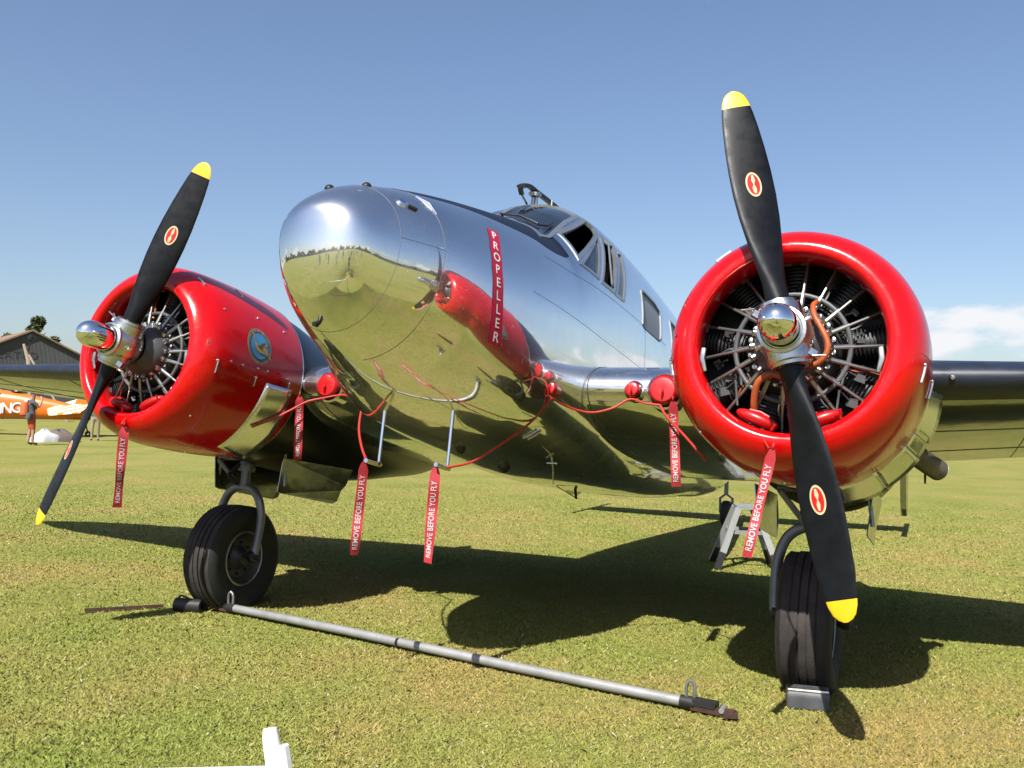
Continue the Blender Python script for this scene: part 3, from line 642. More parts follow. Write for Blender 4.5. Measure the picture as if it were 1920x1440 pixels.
BL = [  # radius, chord, thickness, pitch deg
 (.09, .115, .115, 50), (.16, .112, .108, 50), (.24, .120, .085, 47), (.34, .150, .060, 42), (.46, .180, .042, 36), (.58, .200, .032, 31), (.70, .208, .026, 27.5), (.82, .204, .021, 25), (.94, .190, .017, 22.5), (1.05, .170, .014, 20.5), (1.13, .150, .012, 19), (1.19, .126, .010, 18), (1.225, .098, .008, 17.5), (1.245, .062, .006, 17), (1.255, .02, .004, 17)]
def blade_frame(r_):
    R_ = [q[0] for q in BL]; return [float(np.interp(r_, R_, [q[k] for q in BL])) for k in (1, 2, 3)]
def blade_pt(phi, r_, cx, cy):          # cx along chord towards leading edge, cy towards the front
    p_ = rad(blade_frame(r_)[2]); er = vec((math.sin(phi), 0, math.cos(phi))); et = vec((-math.cos(phi), 0, math.sin(phi))); fwd = vec((0, -1, 0))
    c_ = et*math.cos(p_)+fwd*math.sin(p_); n_ = fwd*math.cos(p_)-et*math.sin(p_); return er*r_+c_*cx+n_*cy
def make_blade(phi):
    mb = MB(); ns = 20; G = []
    rr_ = sorted(set([q[0] for q in BL]+list(np.linspace(.1, 1.2, 34))+[1.165, 1.1651]))
    for r_ in rr_:
        c_, t_, _ = blade_frame(r_); row = []
        for j in range(ns):
            u = 2*PI*j/ns; cx = math.cos(u)*c_/2; f_ = .62 if math.sin(u) > 0 else .38; rnd = max(0, 1-(r_-.09)/.28); f_ = f_*(1-rnd)+.5*rnd
            row.append(blade_pt(phi, r_, cx, math.sin(u)*t_*f_))
        G.append(row+[row[0]])
    mb.quadgrid(G); nv = ns+1
    for k in range(len(rr_)-1):
        for j in range(ns): mb.m[k*ns+j] = 1 if .5*(rr_[k]+rr_[k+1]) > 1.165 else 0
    mb.f.append(tuple(range((len(rr_)-1)*nv, (len(rr_)-1)*nv+ns))); mb.m.append(1)
    return mb
def blade_emblem(phi, r0=.745):
    mb = MB(); 
    def srf(x, y, off):
        r_ = r0+y; c_, t_, _ = blade_frame(r_); cc = max(0, 1-(x/(c_/2))**2)**.5; return blade_pt(phi, r_, x, cc*t_*.62+off)
    for (v2, f2), mi, off in ((disc2(.037, .064), 0, .0016), (disc2(.029, .054), 1, .0022), (polyfill([(-.006, -.046), (.004, -.048), (.010, -.02), (.002, .0), (.008, .022), (.002, .048), (-.006, .046), (-.010, .02), (-.002, .0), (-.010, -.022)]), 2, .0028)):
        mb.add([srf(x, y, off) for x, y in v2], f2, mi)
    return mb
W_AX = {}
for sd, PHI in ((1, -.2343), (-1, .377)):
    L0 = (S*sd, 0, 0)
    # cowling
    mb = MB(); mb.lathe(COW, ax=(0, 1, 0), n=120, close=True)
    cw = mb.build('engine_cowling', 'cowl_red', plane, angle=50, loc=L0)
    mb = MB(); mb.lathe([(q, cowl_R(q)+.0012) for q in (1.085, 1.09, 1.1)], n=96); mb.build('cowling_edge', 'satin_metal', cw)
    emblem(cw, .585, 11.4, -sd)
    ib = -sd                              # inboard side
    def ang(dg): return dg if ib > 0 else 180-dg
    for a, d0, d1 in ((.24, -5.6, -13.5), (.58, -8.9, -14.5), (.93, -6, -14), (.24, 50, 58), (.58, 50, 58), (.24, 188, 196), (.58, 188, 196), (.20, -8.1+180*(ib > 0), -14.6+180*(ib > 0))):
        mb = MB(); mb.tube([cowl_pt(a, ang(d0)+(ang(d1)-ang(d0))*k/4, .006) for k in range(5)], .0065, 8, flat=.6); mb.lathe([(0, .010), (.008, .009), (.011, 0)], o=cowl_pt(a, ang(d0), 0), ax=vec(cowl_pt(a, ang(d0), .1))-vec(cowl_pt(a, ang(d0), 0)), n=12); mb.build('cowling_latch', 'satin_metal', cw)
    for a, d0 in ((.17, 5.1), (.335, -3.9), (.44, -3.9), (.58, -3.1), (.68, -2.9), (.70, -12), (.30, 30), (.62, 32), (.9, 30), (.25, -45), (.62, -84)):
        mb = MB(); mb.lathe([(0, .0085), (.005, .0075), (.007, 0)], o=cowl_pt(a, ang(d0)), ax=vec(cowl_pt(a, ang(d0), .1))-vec(cowl_pt(a, ang(d0))), n=10); mb.build('fastener', 'chrome', cw)
    for a0, a1, dg in ((.13, 1.09, -3.9), (.13, 1.09, 183.9), (.12, 1.09, 90), (.12, 1.09, -72), (.12, 1.09, -108)):
        mb = MB(); mb.tube([cowl_pt(a0+(a1-a0)*k/14, ang(dg), -.0005) for k in range(15)], .0022, 6); mb.build('cowling_seam', 'emblem_red', cw)
    if sd < 0:        # bare metal heat panel on the inboard flank
        mb = MB(); n = 16; rows = []
        for k in range(n+1):
            q = k/n; dg = -10-55*q; a0 = .70+(-.0)*q-.02*math.sin(PI*q); a1 = .905+.055*min(1, q*1.2); rows.append([cowl_pt(a0+(a1-a0)*j/5, dg, .003+.062*j/5) for j in range(6)])
        mb.quadgrid(rows); o = mb.build('cowl_flap', 'flap_metal', cw, angle=179); so_ = o.modifiers.new('s', 'SOLIDIFY'); so_.thickness = .004; tag(o, 'bare metal flap standing slightly open on the red cowling')
    # cowl flaps on the port flank
    if sd > 0:
        for k, (d0, d1, fl_) in enumerate(((-2, -26, .075), (-26.4, -34, .07), (-34.4, -54, .08), (-54.4, -76, .09))):
            mb = MB(); rows = []
            for q in range(6):
                a = 1.06+.20*q/5; R_ = .583+fl_*(q/5)**1.1; rows.append([((R_+o_)*math.cos(rad(d0+(d1-d0)*j/8)), a, (R_+o_)*math.sin(rad(d0+(d1-d0)*j/8))) for o_ in (0,) for j in range(9)])
            mb.quadgrid(rows); o = mb.build('cowl_flap', 'flap_metal', cw, angle=179); so_ = o.modifiers.new('s', 'SOLIDIFY'); so_.thickness = .004
    # exhaust stack
    mb = MB(); ep = spl([(.36*sd, 1.12, -.20), (.43*sd, 1.30, -.26), (.54*sd, 1.50, -.33), (.64*sd, 1.66, -.38)], 18)
    mb.tube(ep, .060, 20, caps=False); mb.tube(list(reversed(ep)), .053, 20, caps=False); mb.lathe([(0, .053), (.004, .060)], o=ep[-1], ax=vec(ep[-1])-vec(ep[-2]), n=20); mb.build('exhaust_stack', 'exhaust', plane, loc=L0)
    # nacelle behind the cowling
    mb = MB(); G = []; NA = [(1.02, .555, .555, -.555), (1.12, .56, .555, -.56), (1.4, .545, .52, -.59), (1.75, .52, .44, -.61), (2.2, .475, .32, -.615), (2.7, .40, .18, -.575), (3.3, .28, .0, -.48), (3.9, .12, -.14, -.37), (4.2, .02, -.22, -.28)]
    fa = [q[0] for q in NA]; fh, ft, fb = (nspline(fa, [q[k] for q in NA]) for k in (1, 2, 3)); n = 48
    AL = np.linspace(1.02, 4.2, 46)
    for a in AL:
        h_, t_, b_ = float(fh(a)), float(ft(a)), float(fb(a)); c0 = (t_+b_)/2; G.append([(h_*math.cos(2*PI*j/n), a, c0+(t_-b_)/2*math.sin(2*PI*j/n)) for j in range(n)])
    mb.add([q for r_ in G for q in r_], [])
    for i in range(len(G)-1):
        for j in range(n):
            mb.f.append((i*n+j, i*n+(j+1) % n, (i+1)*n+(j+1) % n, (i+1)*n+j)); sgn = math.sin(2*PI*(j+.5)/n); am = AL[i]
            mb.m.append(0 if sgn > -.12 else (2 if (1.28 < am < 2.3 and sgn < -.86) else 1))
    mb.f.append(tuple(range(n))); mb.m.append(2)
    nac = mb.build('nacelle', ['navy', 'nacelle_black', 'interior'], plane, angle=60, loc=L0)
    # engine
    mb = MB(); mb.lathe([(.10, .10), (.14, .145), (.18, .165), (.22, .172), (.24, .20), (.30, .215), (.34, .22), (.52, .22)], n=48)
    eng = mb.build('engine', 'engine_grey', plane, angle=40, loc=L0)
    mb = MB(); mb.lathe([(.50, 0), (.50, .575), (.53, .575)], n=48); mb.build('baffle', 'engine_black', eng)
    cyl_me = rod_me = fit_me = box_me = None
    for k in range(9):
        t_ = 2*PI*k/9+PI/2; R_ = Matrix.Rotation(-(t_-PI/2), 4, 'Y')
        if cyl_me is None:
            mb = MB(); pf = [(.20, .07)]
            for q in range(15): h_ = .235+.018*q; pf += [(h_, .066), (h_, .085), (h_+.008, .085), (h_+.008, .066)]
            pf += [(.52, .09), (.545, .09), (.555, .05), (.555, 0)]
            mb.lathe(pf, o=(0, .41, 0), ax=(0, 0, 1), n=20); o = mb.build('cylinder', 'engine_black', eng, angle=30); cyl_me = o.data
            mb = MB(); mb.box((-.055, .325, .475), (.055, .10, .085), rot=(.25, 0, .2)); mb.box((.055, .325, .475), (.055, .10, .085), rot=(.25, 0, -.2)); o2 = mb.build('rocker_box', 'engine_grey', eng, angle=30); box_me = o2.data
            mb = MB(); mb.tube([(.035, .215, .165), (.055, .31, .47)], .008, 10); mb.tube([(.035, .213, .16), (.042, .247, .27)], .0125, 10); o3 = mb.build('pushrod_tube', 'pushrod', eng); rod_me = o3.data
            mb = MB(); mb.lathe([(0, .02), (.03, .017), (.035, .0)], o=(.035, .20, .155), ax=(0, -.3, 1), n=12); mb.lathe([(0, .012), (.018, .012), (.022, 0)], o=(.0, .235, .19), ax=(0, -1, 0), n=8); o4 = mb.build('tappet_guide', 'satin_metal', eng); fit_me = o4.data
            oo = [o, o2, o3, o4]
        else: oo = [link(nm, me_, eng) for nm, me_ in (('cylinder', cyl_me), ('rocker_box', box_me), ('pushrod_tube', rod_me), ('tappet_guide', fit_me))]
        if True:
            p5 = link('pushrod_tube', rod_me, eng); p6 = link('tappet_guide', fit_me, eng)
        for o_ in oo: o_.rotation_euler = R_.to_euler()
        for o_ in (p5, p6): o_.rotation_euler = (R_ @ Matrix.Rotation(-rad(22), 4, 'Y')).to_euler()
        if k % 1 == 0:                       # ignition leads
            mb = MB(); c_, s_ = math.cos(t_+.17), math.sin(t_+.17); c2, s2 = math.cos(t_+.24), math.sin(t_+.24)
            mb.tube(spl([(.235*c_, .26, .235*s_), (.30*c_, .27, .30*s_), (.36*c2, .30, .36*s2), (.43*c2, .34, .43*s2)], 12), .006, 6); mb.tube([(.232*c_, .255, .232*s_), (.27*c_, .265, .27*s_)], .011, 8); mb.build('ignition_lead', 'pushrod' if k % 3 else 'hose_orange', eng)
    mb = MB(); mb.lathe([(.245+.012*math.cos(q*PI/5), .262+.012*math.sin(q*PI/5)) for q in range(10)], n=48, close=True); mb.build('ignition_ring', 'engine_grey', eng)
    if sd > 0:
        mb = MB(); mb.tube(spl([(.115, .17, .20), (.105, .11, .165), (.118, .07, .105), (.150, .055, .045), (.178, .055, -.02), (.172, .06, -.075), (.13, .075, -.115), (.075, .09, -.115)], 42), .0135, 12); mb.tube([(.131, .063, .082), (.139, .06, .066)], .0165, 12); mb.build('hose', 'hose_orange', eng)
        mb = MB(); mb.tube(spl([(-.02, .16, -.155), (-.08, .16, -.145), (-.135, .17, -.18), (-.155, .2, -.25), (-.16, .25, -.33)], 30), .017, 12); mb.build('hose', 'hose_orange', eng)
        for q in ((.30, .30, -.13), (-.30, .30, -.13), (-.32, .3, -.2), (.27, .3, -.25)):
            mb = MB(); mb.box(q, (.05, .045, .035), rot=(.3, q[0], .35), taper=.7); mb.tube([q, (q[0]*.8, .25, q[2]*.8), (q[0]*.75, .24, q[2]*1.4)], .006, 6); mb.build('magneto_box', 'engine_grey', eng, smooth=False)
    for q in (-1, 1):
        mb = MB(); mb.tube([(.395*q, .15, -.02), (.40*q, .15, -.07), (.385*q, .16, -.13)], [.012, .014, .009], 8, flat=.6); mb.build('cowl_clip', 'satin_metal', cw)
    for k in range(14):                      # clutter between the cylinders
        t_ = 2*PI*(k+.37)/14; r_ = .30+.08*((k*7) % 5)/5; q = (r_*math.cos(t_), .33, r_*math.sin(t_)); mb = MB(); mb.box(q, (.035, .04, .022), rot=(.3*k, .8*k, .2)); mb.tube([q, (q[0]*.85, .27, q[2]*.85)], .005, 6); mb.build('engine_fitting', 'engine_black', eng, smooth=False)
    # propeller
    mb = MB(); er = vec((math.sin(PHI), 0, math.cos(PHI)))
    mb.lathe([(.10, .085), (.07, .115), (.03, .125), (-.02, .122), (-.07, .108), (-.105, .096), (-.115, .07)], n=48)
    for q in (1, -1): mb.lathe([(0, .10), (.08, .102), (.13, .098), (.135, .088), (.15, .086), (.155, .06)], o=(0, 0, 0), ax=er*q, n=36)
    hub = mb.build('propeller', 'satin_metal', plane, angle=40, loc=L0)
    mb = MB(); mb.lathe([(-.10, .082), (-.23, .082)]+[(-.23-.10*math.sin(q*PI/16), .082*math.cos(q*PI/16)) for q in range(1, 9)], n=48); mb.build('propeller_dome', 'chrome', hub, angle=60)
    mb = MB(); mb.lathe([(-.095, .085), (-.098, .106), (-.112, .106), (-.116, .092)], n=48); mb.build('dome_collar', 'satin_metal', hub)
    for k in range(4):
        t_ = PHI+PI/4+k*PI/2; mb = MB(); mb.lathe([(0, .014), (.018, .014), (.024, .009), (.026, 0)], o=(.118*math.cos(t_), -.04, .118*math.sin(t_)), ax=(math.cos(t_), -.4, math.sin(t_)), n=10); mb.build('hub_bolt', 'chrome', hub)
    for q in (0, PI):
        mb = MB(); e1 = vec((math.cos(PHI+q), 0, -math.sin(PHI+q))); e2 = er*(1 if q == 0 else -1)
        c0 = e2*.115+e1*-.10; mb.tube([c0+vec((0, -.03, 0)), c0-e1*.02+e2*.035+vec((0, -.05, 0))], .006, 8); mb.tube([c0+e2*.02+vec((0, -.06, 0)), c0-e1*.055+e2*.03+vec((0, -.055, 0))], .005, 8); mb.box(c0+vec((0, -.03, 0)), (.035, .03, .03), rot=(0, .5, .4)); mb.build('counterweight', 'satin_metal', hub)
    for q in (0, PI):
        make_blade(PHI+q).build('blade', ['blade_black', 'blade_yellow'], hub, angle=40)
        blade_emblem(PHI+q).build('blade_emblem', ['emblem_cream', 'emblem_red', 'emblem_cream'], hub, smooth=False, fixn=False)
    # undercarriage, laid out in world space and brought into the airplane's frame
    def wb(x, y, z): q = w2b(S*sd+x-(.06 if sd < 0 else 0), y-.05, z); return (q[0], q[1], q[2])
    R_T, WID = .376, .14
    o0 = wb(0, .09, R_T-.012); axl = (1, 0, 0)
    prof = [(-.10, .20), (-.118, .225), (-.140, .28), (-.145, .325), (-.132, .362), (-.112, .380)]
    tread = []
    for k in range(5):
        x0 = -.105+k*.044; tread += [(x0, .386-.0022*(k-2)**2), (x0+.034, .386-.0022*(k-2)**2), (x0+.034, .374), (x0+.044, .374)]
    prof2 = [(-q[0], q[1]) for q in reversed(prof)]
    mb = MB(); PR = prof+tread[:-2]+prof2; mb.lathe(PR, o=o0, ax=axl, n=72, close=True, mfun=lambda i: 1 if 5 <= i < len(prof)+len(tread)-2 else 0)
    wh = mb.build('main_wheel', ['tyre', 'tyre_tread'], plane, angle=30)
    mb = MB(); mb.lathe([(-.105, .205), (-.112, .195), (-.09, .17), (-.06, .14), (-.055, .09), (-.075, .07), (-.10, .055), (-.115, .05), (-.118, 0)], o=o0, ax=axl, n=40); mb.lathe([(.105, .205), (.112, .195), (.09, .17), (.06, .14), (.055, .09), (.075, .07), (.10, .055), (.115, .05), (.118, 0)], o=o0, ax=axl, n=40); mb.build('rim', 'rim_dark', wh)
    for sgn in (-1, 1):
        mb = MB(); mb.lathe([(.110*sgn, .186), (.116*sgn, .192), (.112*sgn, .2)], o=o0, ax=axl, n=40); mb.build('rim_edge', 'grey_metal', wh)
    for q in range(8):
        for sgn in (-1, 1):
            t_ = q*PI/4; c0 = vec(o0)+vec((sgn*.062, .115*math.cos(t_), .115*math.sin(t_))); mb = MB(); mb.lathe([(0, .010), (.012*sgn, .010), (.014*sgn, 0)], o=c0, ax=axl, n=8); mb.build('wheel_bolt', 'dark_metal', wh)
    # fork
    gearp = None
    mb = MB()
    for sgn in (-1, 1):
        mb.tube(spl([wb(0, 0.19, .875), wb(.075*sgn, 0.18, .865), wb(.15*sgn, 0.175, .80), wb(.192*sgn, 0.16, .68), wb(.20*sgn, 0.13, .54), wb(.195*sgn, 0.095, .40)], 34), .031, 14)
    gearp = mb.build('gear_fork', 'gear_grey', plane)
    for sgn in (-1, 1):
        mb = MB(); mb.lathe([(-.03, .03), (.0, .045), (.035, .045), (.045, .03), (.045, 0)], o=wb(.17*sgn, 0.09, .385), ax=(sgn, 0, 0), n=16); mb.tube([wb(.20*sgn, 0.05, .37), wb(.235*sgn, 0.06, .36), wb(.235*sgn, 0.11, .36)], .009, 8); mb.build('axle_end', 'dark_metal', gearp)
    mb = MB(); mb.tube([wb(0, 0.19, .86), wb(0, 0.21, 1.02)], .036, 16); mb.tube([wb(0, 0.21, 1.0), wb(0, 0.25, 1.28)], .052, 16); mb.lathe([(-.03, .06), (.0, .066), (.03, .06)], o=wb(0, 0.21, 1.02), ax=(0, 0, 1), n=20); mb.build('oleo_strut', 'gear_grey', plane)
    mb = MB(); mb.tube([wb(-.05, 0.17, .90), wb(-.18, 0.11, 1.08)], .018, 10); mb.tube([wb(.05, 0.25, 1.04), wb(.17, 0.51, 1.20)], .016, 10); mb.tube([wb(-.2, 0.14, 1.09), wb(.06, 0.19, 1.10)], .02, 10); mb.tube([wb(.0, 0.23, 1.03), wb(-.1, 0.59, 1.18)], .014, 10); mb.build('drag_brace', 'gear_grey', plane)
    mb = MB(); mb.tube([wb(-.03, 0.14, .90), wb(-.05, 0.07, .97)], .015, 8); mb.tube([wb(-.05, 0.07, .97), wb(-.02, 0.15, 1.05)], .015, 8); mb.build('torque_link', 'dark_metal', plane)
    # gear doors
    for v_, sg in ((.31, 1), (-.33, -1)):
        mb = MB(); pr = [(1.34, -.54), (1.36, -.785), (1.40, -.795), (2.06, -.815), (2.12, -.79), (2.15, -.70), (2.20, -.655), (2.24, -.52)]
        rows = []
        for o_ in (0, .006):
            rows.append([(v_+sg*(o_+.03*math.sin((q[1]+.54)/.28*PI*.5)), q[0], q[1]) for q in pr])
        n = len(pr); mb.add(rows[0]+rows[1], [tuple(range(n)), tuple(range(2*n-1, n-1, -1))]+[(i, (i+1) % n, n+(i+1) % n, n+i) for i in range(n)])
        dr = mb.build('gear_door', 'wing_metal', plane, smooth=False, loc=L0)
        mb = MB(); mb.tube([(v_-sg*.03, 1.40, -.50), (v_+sg*.0, 1.40, -.74)], .012, 8); mb.build('door_rib', 'grey_metal', dr)
# tail wheel
tw = w2b(.03, 7.6, .17); mb = MB(); mb.lathe([(-.06, .08), (-.065, .13), (-.05, .16), (-.02, .172), (.02, .172), (.05, .16), (.065, .13), (.06, .08)], o=tw, ax=(1, 0, 0), n=36, close=True); twh = mb.build('tail_wheel', 'tyre', plane)
mb = MB(); mb.lathe([(-.062, .10), (-.068, .085), (-.05, .05), (-.07, .03), (-.07, 0)], o=tw, ax=(1, 0, 0), n=24); mb.build('rim', 'white_paint', twh)
mb = MB(); f0 = vec(tw); mb.tube([f0+vec((-.085, 0, 0)), f0+vec((-.085, -.04, .2)), f0+vec((0, -.06, .26)), f0+vec((.085, -.04, .2)), f0+vec((.085, 0, 0))], .018, 10); mb.tube([f0+vec((0, -.06, .25)), f0+vec((0, -.1, .6))], .03, 12); mb.build('tail_gear_fork', 'gear_grey', plane)

# ================================================================== COVERS, CORDS, STREAMERS (loose on the airplane)
def world_mb(mb): mb.v = [tuple(MW @ Vector(q)) for q in mb.v]; return mb
def plug(v_, a, w, r_, label):
    mb = MB(); mb.lathe([(.06, r_*.86), (.0, r_*.90), (-.02, r_*1.0), (-.035, r_*.97), (-.05, r_*.8), (-.056, r_*.4), (-.052, 0)], o=(v_, a, w), ax=(0, 1, 0), n=28); mb.tube([(v_, a-.055, w), (v_+.005, a-.075, w-.02), (v_, a-.06, w-.05)], .006, 8)
    return tag(world_mb(mb).build('inlet_plug', 'plug_red'), label, 'plug', 'red inlet plugs of the wing roots')
plug(1.0, 1.085, -.05, .048, 'small round red plug in the inner wing beside the right-hand red cowling')
plug(1.19, 1.085, -.05, .088, 'large round red plug half hidden behind the right-hand red cowling')
plug(.635, .70, -.125, .040, 'small red plug where the inner wing meets the fuselage, under the red reflection')
plug(-1.19, 1.085, -.05, .088, 'large round red plug in the inner wing beside the left-hand cowling')
plug(-1.02, 1.085, -.06, .05, 'small red plug between the big left plug and the nose')
def cushion(sd, t0, label):
    t_ = rad(t0); c0 = vec((S*sd+.405*math.cos(t_), .19, .405*math.sin(t_))); rd_ = vec((math.cos(t_), 0, math.sin(t_))); tn = vec((-math.sin(t_), 0, math.cos(t_))); mb = MB(); G = []
    for i in range(13):
        ph = PI*i/12; G.append([])
        for j in range(29):
            u = 2*PI*j/28; x = math.sin(ph)**.6*math.cos(u)*.105; y = math.sin(ph)**.6*math.sin(u)*.055; z = math.cos(ph)*.028
            G[-1].append(tuple(c0+tn*x+vec((0, 1, 0))*y+(-rd_)*(z+.028)))
    mb.quadgrid(G); mb.tube([c0-rd_*.056+tn*-.05, c0-rd_*.064, c0-rd_*.056+tn*.05], .006, 8); mb.tube([c0+vec((0, -.055, 0))+tn*.09, c0+vec((0, -.075, 0))+tn*.10-rd_*.03], .007, 8)
    tag(world_mb(mb).build('intake_cover', 'plug_red'), label, 'intake cover', 'red padded covers at the engine openings')
cushion(1, 249, 'red padded cover low in the right-hand engine opening, left of the blade')
cushion(1, 292, 'red padded cover low in the right-hand engine opening, right of the blade')
cushion(-1, 251, 'red padded cover low in the left-hand engine opening, nearest the propeller')
cushion(-1, 293, 'thin edge of red padded cover low in the left engine opening, away from the blade')
def cord(pts, r_, label, n=36):
    mb = MB(); mb.tube(spl(pts, n), r_, 8); return tag(mb.build('cord', 'cord_red'), label, 'cord', 'red cords between the covers')
P1, P2, P3, P4, P5 = B(1.02, 1.0, -.115), B(1.0, 1.19, -.15), B(.67, .645, -.18), B(1.0, -1.19, -.15), B(1.02, -1.02, -.12)
cord([P3, B(.84, .70, -.205), B(.93, .80, -.215), B(.99, .91, -.175), P1, B(1.0, 1.1, -.14), P2], .0068, 'red cord sagging along the inner wing beside the right-hand cowling')
cord([P3, B(.66, .54, -.32), B(.50, .45, -.47), B(.34, .35, -.60), B(.20, .27, -.655)], .0068, 'red cord running slantwise from the fuselage side down to the right pitot mast')
cord([P4, P5, B(.95, -.85, -.17), B(.93, -.80, -.18)], .0068, 'red cord hanging between the two left-hand inlet plugs and the nose')
cord([B(.93, -.80, -.18), B(.72, -.66, -.40), B(.44, -.40, -.60), B(.20, -.15, -.655)], .0078, 'thick red cord dropping to the left pitot mast')
cord([P4, B(.97, -1.28, -.18), B(.93, -1.36, -.24), B(.85, -1.44, -.32), B(.74, -1.53, -.40)], .0075, 'red cord crossing the bare metal panel on the left-hand cowling')
cord([P2, B(.98, 1.24, -.22), B(1.0, 1.36, -.34), B(1.02, 1.47, -.46)], .0075, 'red cord trailing behind the lower edge of the right-hand cowling')
def streamer(top, bot, wdt, label, faceyaw=0, curl=.02, drop=.0):
    """ribbon from top to bot with white lettering that reads upwards"""
    top, bot = vec(top), vec(bot); ax_ = top-bot; L = np.linalg.norm(ax_); ax_ /= L
    toc = vec(CAM)-top; toc[2] = 0; toc /= np.linalg.norm(toc); cy, sy = math.cos(faceyaw), math.sin(faceyaw); toc = vec((toc[0]*cy-toc[1]*sy, toc[0]*sy+toc[1]*cy, 0))
    sx = np.cross(toc, ax_); sx = sx/np.linalg.norm(sx); sx = -sx if sx @ vec(rt) < 0 else sx; nn = np.cross(ax_, sx); nn = nn if nn @ toc > 0 else -nn
    def srf(s_, u, off=0):               # s_ 0 bottom..1 top, u -.5...5
        wv_ = curl*math.sin(s_*5.5+L*40)*(1-s_)+.007*math.sin(s_*15+top[0]*9); tw = (1-s_)*.75*math.sin(top[0]*7+.6)+.25*math.sin(s_*7+top[0]*5); nar = 1 if s_ < .93 else 1-.55*(s_-.93)/.07
        return bot+ax_*L*s_+(sx*math.cos(tw)+nn*math.sin(tw))*u*wdt*nar+nn*(wv_+off)
    mb = MB(); mb.quadgrid([[srf(i/24, u) for u in (-.5, 0, .5)] for i in range(25)])
    p_ = srf(1, 0); mb.tube([p_, p_+ax_*.03+nn*.0], .005, 6)
    st_ = tag(mb.build('warning_streamer', 'tag_red', angle=179), label, 'streamer', 'red warning streamers hanging from the airplane')
    v2, f2 = text2d('REMOVE BEFORE YOU FLY', 1, .012); xs = [q[0] for q in v2]; k = .80*L/(max(xs)-min(xs)); kh = min(k*1.25, wdt*.62/.72)
    mb = MB(); mb.add([srf(.455+(x*k)/L, -y*kh/wdt, .0025) for x, y in v2], f2); mb.build('lettering', 'tag_text', st_, smooth=False, fixn=False)
streamer((-2.005, -1.085, 1.334), (-2.023, -1.10, .83), .060, 'red warning streamer hanging in front of the left-hand red cowling, beside the propeller')
streamer((-1.395, -.12, 1.56), (-1.405, -.11, 1.117), .058, 'red warning streamer between the left-hand cowling and the nose, above the wheel doors')
streamer((-.182, -1.125, 1.195), (-.226, -1.13, .693), .054, 'slanting red warning streamer on the left pitot mast below the nose')
streamer((.248, -1.10, 1.185), (.215, -1.10, .686), .058, 'long red warning streamer on the right pitot mast, nearest the fuselage middle')
streamer((1.268, -.16, 1.573), (1.29, -.133, 1.084), .054, 'red warning streamer hanging just left of the right-hand red cowling')
streamer((1.988, -1.20, 1.35), (1.902, -1.30, .885), .046, 'tilted red warning streamer below the right-hand cowling, across the metal stand', drop=0)
cord([B(.13, S-.10, -.44), B(.06, S-.06, -.50), (1.988, -1.20, 1.36)], .004, 'thin red cord holding the tilted streamer under the right-hand cowling', 16)
cord([B(.13, -S+.02, -.44), B(.08, -S+.03, -.50), (-2.005, -1.085, 1.34)], .004, 'thin red cord holding the streamer on the left-hand cowling', 16)
cord([B(.20, .27, -.655), B(.14, .25, -.65), (.248, -1.10, 1.195)], .008, 'short red loop tied round the right pitot mast', 16)
cord([B(.20, -.15, -.655), B(.14, -.18, -.65), (-.182, -1.125, 1.20)], .008, 'short red loop tied round the left pitot mast', 16)

# ================================================================== GROUND EQUIPMENT
tb = empty('tow_bar', (-.2, -.4, 0)); tag(tb, 'long galvanised tow bar lying on the grass in front of the wheels', 'tow bar')
def lw(q): return vec(q)-vec((-.2, -.4, 0))
pA, pB = lw((-1.88, -.165, .048)), lw((1.50, -.70, .046)); dv = (pB-pA)/np.linalg.norm(pB-pA)
mb = MB(); mb.tube([pA+(pB-pA)*k/6+vec((0, 0, .004*math.sin(k))) for k in range(7)], .027, 20); mb.build('bar', 'galv', tb)
mid = pA+(pB-pA)*.445; mb = MB(); mb.tube([mid, mid+dv*.02], .0285, 20); mb.build('tape_band', 'black_paint', tb)
for pE, sgn in ((pA, -1), (pB, 1)):
    mb = MB(); mb.tube([pE-dv*.02*sgn, pE+dv*.06*sgn], .032, 14); mb.build('end_collar', 'dark_metal', tb)
    q = pE+dv*.03*sgn; mb = MB(); mb.tube([q+vec((-.02, 0, .02)), q+vec((-.022, 0, .075)), q+vec((-.015, 0, .10)), q+vec((0, 0, .112)), q+vec((.015, 0, .10)), q+vec((.022, 0, .075)), q+vec((.02, 0, .02))], .009, 10); mb.build('shackle', 'grey_metal', tb)
    mb = MB(); mb.box(pE+dv*.15*sgn+vec((0, 0, -.014)), (.22, .052, .03), rot=(0, 0, math.atan2(dv[1], dv[0]))); mb.box(pE+dv*.11*sgn+vec((0, 0, .012)), (.12, .06, .03), rot=(0, 0, math.atan2(dv[1], dv[0])), mi=1); mb.box(pE+dv*.235*sgn+vec((0, 0, -.016)), (.07, .075, .024), rot=(0, 0, math.atan2(dv[1], dv[0])+.5)); mb.build('hitch', ['rust', 'dark_metal'], tb, smooth=False)
    q = pE+dv*.20*sgn; mb = MB(); mb.tube([q+vec((0, -.035, .0)), q+vec((0, .035, .0))], .014, 10); mb.build('pin', 'galv', tb)
